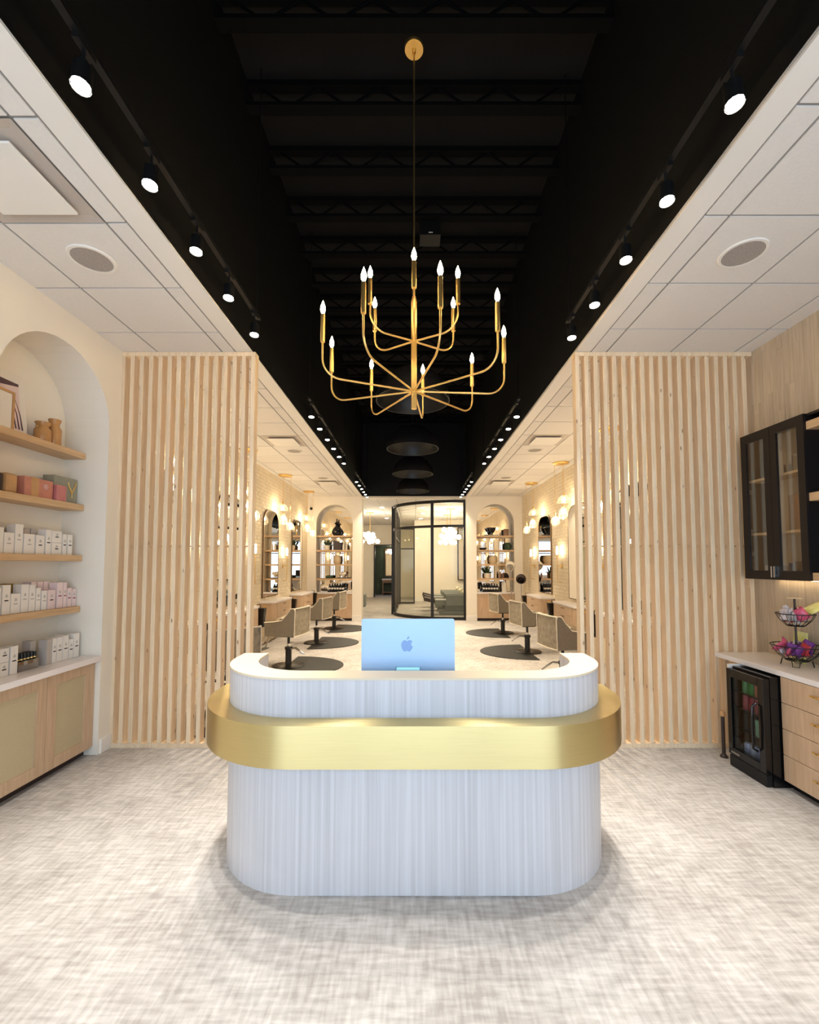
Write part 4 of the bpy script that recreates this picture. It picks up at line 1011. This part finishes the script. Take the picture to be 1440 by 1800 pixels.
# hood dryers
def hood_dryer(x, y, zc, mat, label, hx):
    t = thing('hood_dryer', label, 'hair dryer', (x, y, 0))
    for k in range(5):
        a = 2*pi*k/5; put('leg', B().tube([(x, y, .08), (x+.17*cos(a), y+.17*sin(a), .013)], .012, 6), m_chrome, t, smooth=60)
    put('pole', B().cyl((x, y, .07), (x, y, zc-.1), .014, n=8), m_chrome, t, smooth=40)
    put('swing_arm', B().tube([(x, y, zc-.1), (x+hx*.5, y-.02, zc-.02), (x+hx, y-.04, zc)], .012, 6), m_chrome, t, smooth=60)
    put('hood', B().lathe([(.10,-.07),(.135,-.04),(.142,.02),(.12,.08),(.065,.12),(0,.132),(0,.126),(.06,.112),(.112,.078),(.134,.02),(.127,-.038),(.10,-.07)], (0,0,0), 20, caps=False).xf(Matrix.Translation((x+hx, y-.05, zc+.02)) @ Matrix.Rotation(radians(-62), 4, 'X') @ Matrix.Rotation(radians(20), 4, 'Y')), mat, t, smooth=50)
hood_dryer(3.0, 12.2, 1.24, m_brown, 'dark brown hood dryer on a chrome stand beside the right rear niche', -.02)
hood_dryer(2.83, 12.66, 1.60, m_pot, 'cream hood dryer on a chrome stand in front of the right rear niche', -.04)

# camera dome and exit sensor in the left corner
t = thing('security_camera', 'small black dome camera high in the left rear corner', 'camera', (-3.0, YB-.03, 3.28))
put('mount', B().cyl((-3.05, YB-.001, 3.33), (-3.05, YB-.05, 3.33), .03, n=12), m_white, t)
put('dome', B().sphere((-3.05, YB-.08, 3.32), .045, 12, 8), m_gloss, t, smooth=60)

# ------------------------------------------------------------------ curved glass partition
def ell(tt): return (1.535-2.22*sin(tt), 14.75-1.65*cos(tt))
t = thing('glass_partition', 'curved black-framed glass partition filling the rear opening', 'partition', (.4, 13.8, 0))
ZP = HC-.07
PX = [ell(pi/2*k/24) for k in range(25)]
for z, h in ((0.045, .09), (2.83, .075), (ZP-.045, .09)):
    o_ = []; i_ = []
    for k, (x, y) in enumerate(PX):
        a, c = PX[max(k-1, 0)], PX[min(k+1, 24)]; d = Vector((c[0]-a[0], c[1]-a[1])).normalized(); nx_, ny_ = -d.y*.03, d.x*.03
        o_.append((x+nx_, y+ny_)); i_.append((x-nx_, y-ny_))
    put('rail', B().prism(o_+i_[::-1], z-h/2, z+h/2), m_frame, t)
def post(p, w=.03): return B().box(p[0]-w, p[0]+w, p[1]-w, p[1]+w, 0.0, ZP)
cuts = [0, 7, 24]
for c in cuts: put('post', post(PX[c], .075 if c == 24 else .045), m_frame, t)
for a, c in ((0, 7), (7, 24)):
    for z0, z1 in ((.06, 2.80), (2.858, ZP-.06)):
        b = B()
        for k in range(a, c):
            p, q = PX[k], PX[k+1]; b.quad((p[0], p[1], z0), (q[0], q[1], z0), (q[0], q[1], z1), (p[0], p[1], z1))
        put('pane', b, m_glassP, t, smooth=60)
put('base_sill', B().prism([(x, y+.02) for x, y in PX]+[(x, y+.06) for x, y in PX][::-1], 0, .02), m_steel, t)
# straight return with door
t = thing('glass_door_wall', 'straight black-framed glass wall with an open door behind the curved glass', 'glass wall', (-.62, 16.6, 0))
for y in (16.3, 18.4): put('post', B().box(-.68, -.60, y-.04, y+.04, 0, ZP), m_frame, t)
for z in (.03, 2.6, ZP-.03): put('rail', B().box(-.67, -.61, 14.85, 18.4, z-.03, z+.03), m_frame, t)
for a, c in ((14.85, 16.26), (16.34, 18.36)): put('pane', B().box(-.645, -.635, a, c, .06, 2.57), m_glassP, t)
d = put('door_leaf', B().box(-.60, -.56, 18.36, 18.41, 0.02, 3.2).box(-.02, .03, 18.36, 18.41, .02, 3.2).box(-.56, -.02, 18.36, 18.41, 3.14, 3.2).box(-.56, -.02, 18.36, 18.41, .02, .09).box(-.56, -.02, 18.36, 18.41, 2.30, 2.35), m_frame, t)
for z0, z1 in ((.09, 2.30), (2.35, 3.14)): put('pane', B().box(-.56, -.02, 18.38, 18.39, z0, z1), m_glassP, d)

# shampoo loungers
lp = None
for k, (y, lab) in enumerate(((14.75, 'nearest grey shampoo lounger behind the curved glass'), (15.9, 'middle grey shampoo lounger behind the curved glass'), (17.05, 'farthest grey shampoo lounger behind the curved glass'))):
    if lp is None:
        lp = thing('shampoo_lounger', lab, 'lounger', (1.4, y, 0), 0, 'shampoo loungers'); x = 1.4
        put('base', B().box(x-.55, x+.75, y-.24, y+.24, 0, .12).box(x-.35, x+.75, y-.2, y+.2, .12, .30), m_lounge, lp, bevel=.02)
        put('seat_cushion', B().prism([(x-.72, .30), (x+.55, .30), (x+.80, .52), (x+.74, .58), (x+.40, .48), (x-.70, .50)], y-.30, y+.30, 'y'), m_lounge, lp, bevel=.03)
        put('armrest', B().box(x-.35, x+.55, y-.36, y-.30, .30, .66), m_lounge, lp, bevel=.02)
        put('armrest', B().box(x-.35, x+.55, y+.30, y+.36, .30, .66), m_lounge, lp, bevel=.02)
        put('leg_rest', B().prism([(x-1.08, .46), (x-.72, .38), (x-.72, .50), (x-1.05, .58)], y-.25, y+.25, 'y'), m_brown, lp, bevel=.02)
        put('basin', B().lathe([(.06, .50), (.20, .56), (.26, .72), (.24, .72), (.18, .60), (0, .55)], (x+.95, y, 0), 20), m_quartz, lp, smooth=50)
        put('basin_pedestal', B().box(x+.78, x+1.15, y-.22, y+.22, 0, .54), m_lounge, lp, bevel=.02)
    else: dup(lp, (1.4, y, 0), 0, lab)
    tag(put('rolled_towel', B().cyl((1.72, y-.22, .72), (1.72, y+.22, .72), .075, n=16), m_towel, smooth=50), 'rolled cream towel on the '+lab.replace('grey shampoo ', '').replace(' behind the curved glass', ''), 'towel', 'rolled towels')
t = thing('display_cabinet', 'tall dark glass cabinet on the wall behind the shampoo loungers', 'cabinet', (2.3, 19.8, 0))
put('cabinet_body', B().box(1.98, 2.9, 19.7, 19.884, .95, 3.35), m_brown, t)
put('glass_front', B().box(2.02, 2.86, 19.69, 19.699, 1.0, 3.3), m_mirror, t)
tag(put('wall_notice', B().box(.98, 1.22, 19.885, 19.899, 2.25, 2.62), m_paper), 'white notice on the wall behind the curved glass', 'notice')

# globe chandeliers
for (x, y, zc, lab) in ((-1.72, 16.9, 2.62, 'left of the curved glass'), (1.33, 15.8, 2.72, 'nearer one behind the curved glass'), (1.36, 17.7, 2.62, 'farther one behind the curved glass')):
    t = thing('globe_chandelier', 'brass chandelier with a cluster of glowing globes, '+lab, 'chandelier', (x, y, zc), 0, 'globe chandeliers')
    put('rod', B().cyl((x, y, zc), (x, y, HC-.02), .012, n=6), m_brass, t)
    put('ceiling_plate', B().box(x-.16, x+.16, y-.05, y+.05, HC-.03, HC-.005), m_brass, t)
    for k in range(11):
        a = 2*pi*k/11*1.0; R_ = (.30, .16, .24)[k % 3]; z = zc+(-.06, .10, .22)[k % 3]
        p = (x+R_*cos(a), y+R_*sin(a), z)
        ar = put('arm', B().tube([(x, y, zc+.02), p], .008, 5), m_brass, t)
        put('globe', B().sphere(p, .085, 12, 8), e_globe, ar, smooth=60)
dn = None
for k, (x, y) in enumerate(((-1.15, 15.4), (.3, 15.4), (.35, 17.2), (-1.2, 19.0), (.3, 19.2), (2.2, 16.3))):
    t = thing('downlight', '%s recessed round downlight in the rear room ceiling' % ORD[k], 'downlight', (x, y, HC-.02), 0, 'rear room downlights')
    put('trim', B().lathe([(.075, -.012), (.10, -.012), (.10, -.0045), (.075, -.0045)], (x, y, HC), 20, loop=True), m_white, t)
    put('lens', B().lathe([(0, -.009), (.074, -.009), (.074, -.0045), (0, -.0045)], (x, y, HC), 20), e_down, t)
# rear hall vanity
t = thing('vanity', 'wooden vanity console in the room through the far doorway', 'vanity', (-1.35, YR+1.6, 0))
put('vanity_top', B().box(-1.75, -.6, YR+1.4, YR+1.98, .82, .88), m_quartz, t)
put('vanity_body', B().box(-1.73, -.62, YR+1.42, YR+1.98, .66, .82), m_wood2, t)
for x in (-1.70, -.66): put('leg', B().box(x-.03, x+.03, YR+1.45, YR+1.5, 0, .66), m_wood2, t)
put('lower_shelf', B().box(-1.73, -.62, YR+1.42, YR+1.98, .12, .16), m_wood2, t)
t = thing('vanity_mirror', 'tall bright mirror above the vanity in the far room', 'mirror', (-1.25, YR+1.97, 1.0))
put('frame', B().box(-1.62, -1.0, YR+1.95, YR+1.99, 1.0, 2.55), m_wood2, t)
put('mirror_glass', B().box(-1.57, -1.05, YR+1.94, YR+1.949, 1.05, 2.5), m_mirror, t)
t = thing('vanity_light', 'glowing wall light beside the vanity mirror in the far room', 'wall light', (-1.3, YR+1.9, 2.3))
put('lamp', B().sphere((-1.3, YR+1.75, 2.35), .10, 12, 8), e_globe, t, smooth=60)
put('bracket', B().cyl((-1.3, YR+1.94, 2.35), (-1.3, YR+1.84, 2.35), .02, n=8), m_brass, t)
tag(put('towel_stack', B().box(-2.35, -1.9, YB+4.2, YB+4.6, 0, .5), m_lounge, bevel=.05), 'grey cushioned stool at the left of the rear room', 'stool')

# small sensor box high in the black trough
t = thing('sensor_box', 'small black box with a tiny light on the black ceiling behind the chandelier rod', 'sensor', (.2, 5.2, 5.72))
put('housing', B().box(.07, .33, 5.15, 5.35, 5.72, 5.898), m_blackm, t, bevel=.004)
put('indicator', B().box(.18, .23, 5.144, 5.149, 5.745, 5.752), m_paper, t)
# faint print on the nearest fully visible left mat
mt_ = next(o for o in bpy.data.objects if o.name.startswith('floor_mat') and abs(o.location.y-7.23) < .3)
pb = B()
for k in range(6): pb.box(-1.72+.035*k, -1.695+.035*k, 6.80+.012*(k % 2), 6.83+.02*(k % 3), .0111, .0118)
put('white_print', pb, m_paper, mt_)
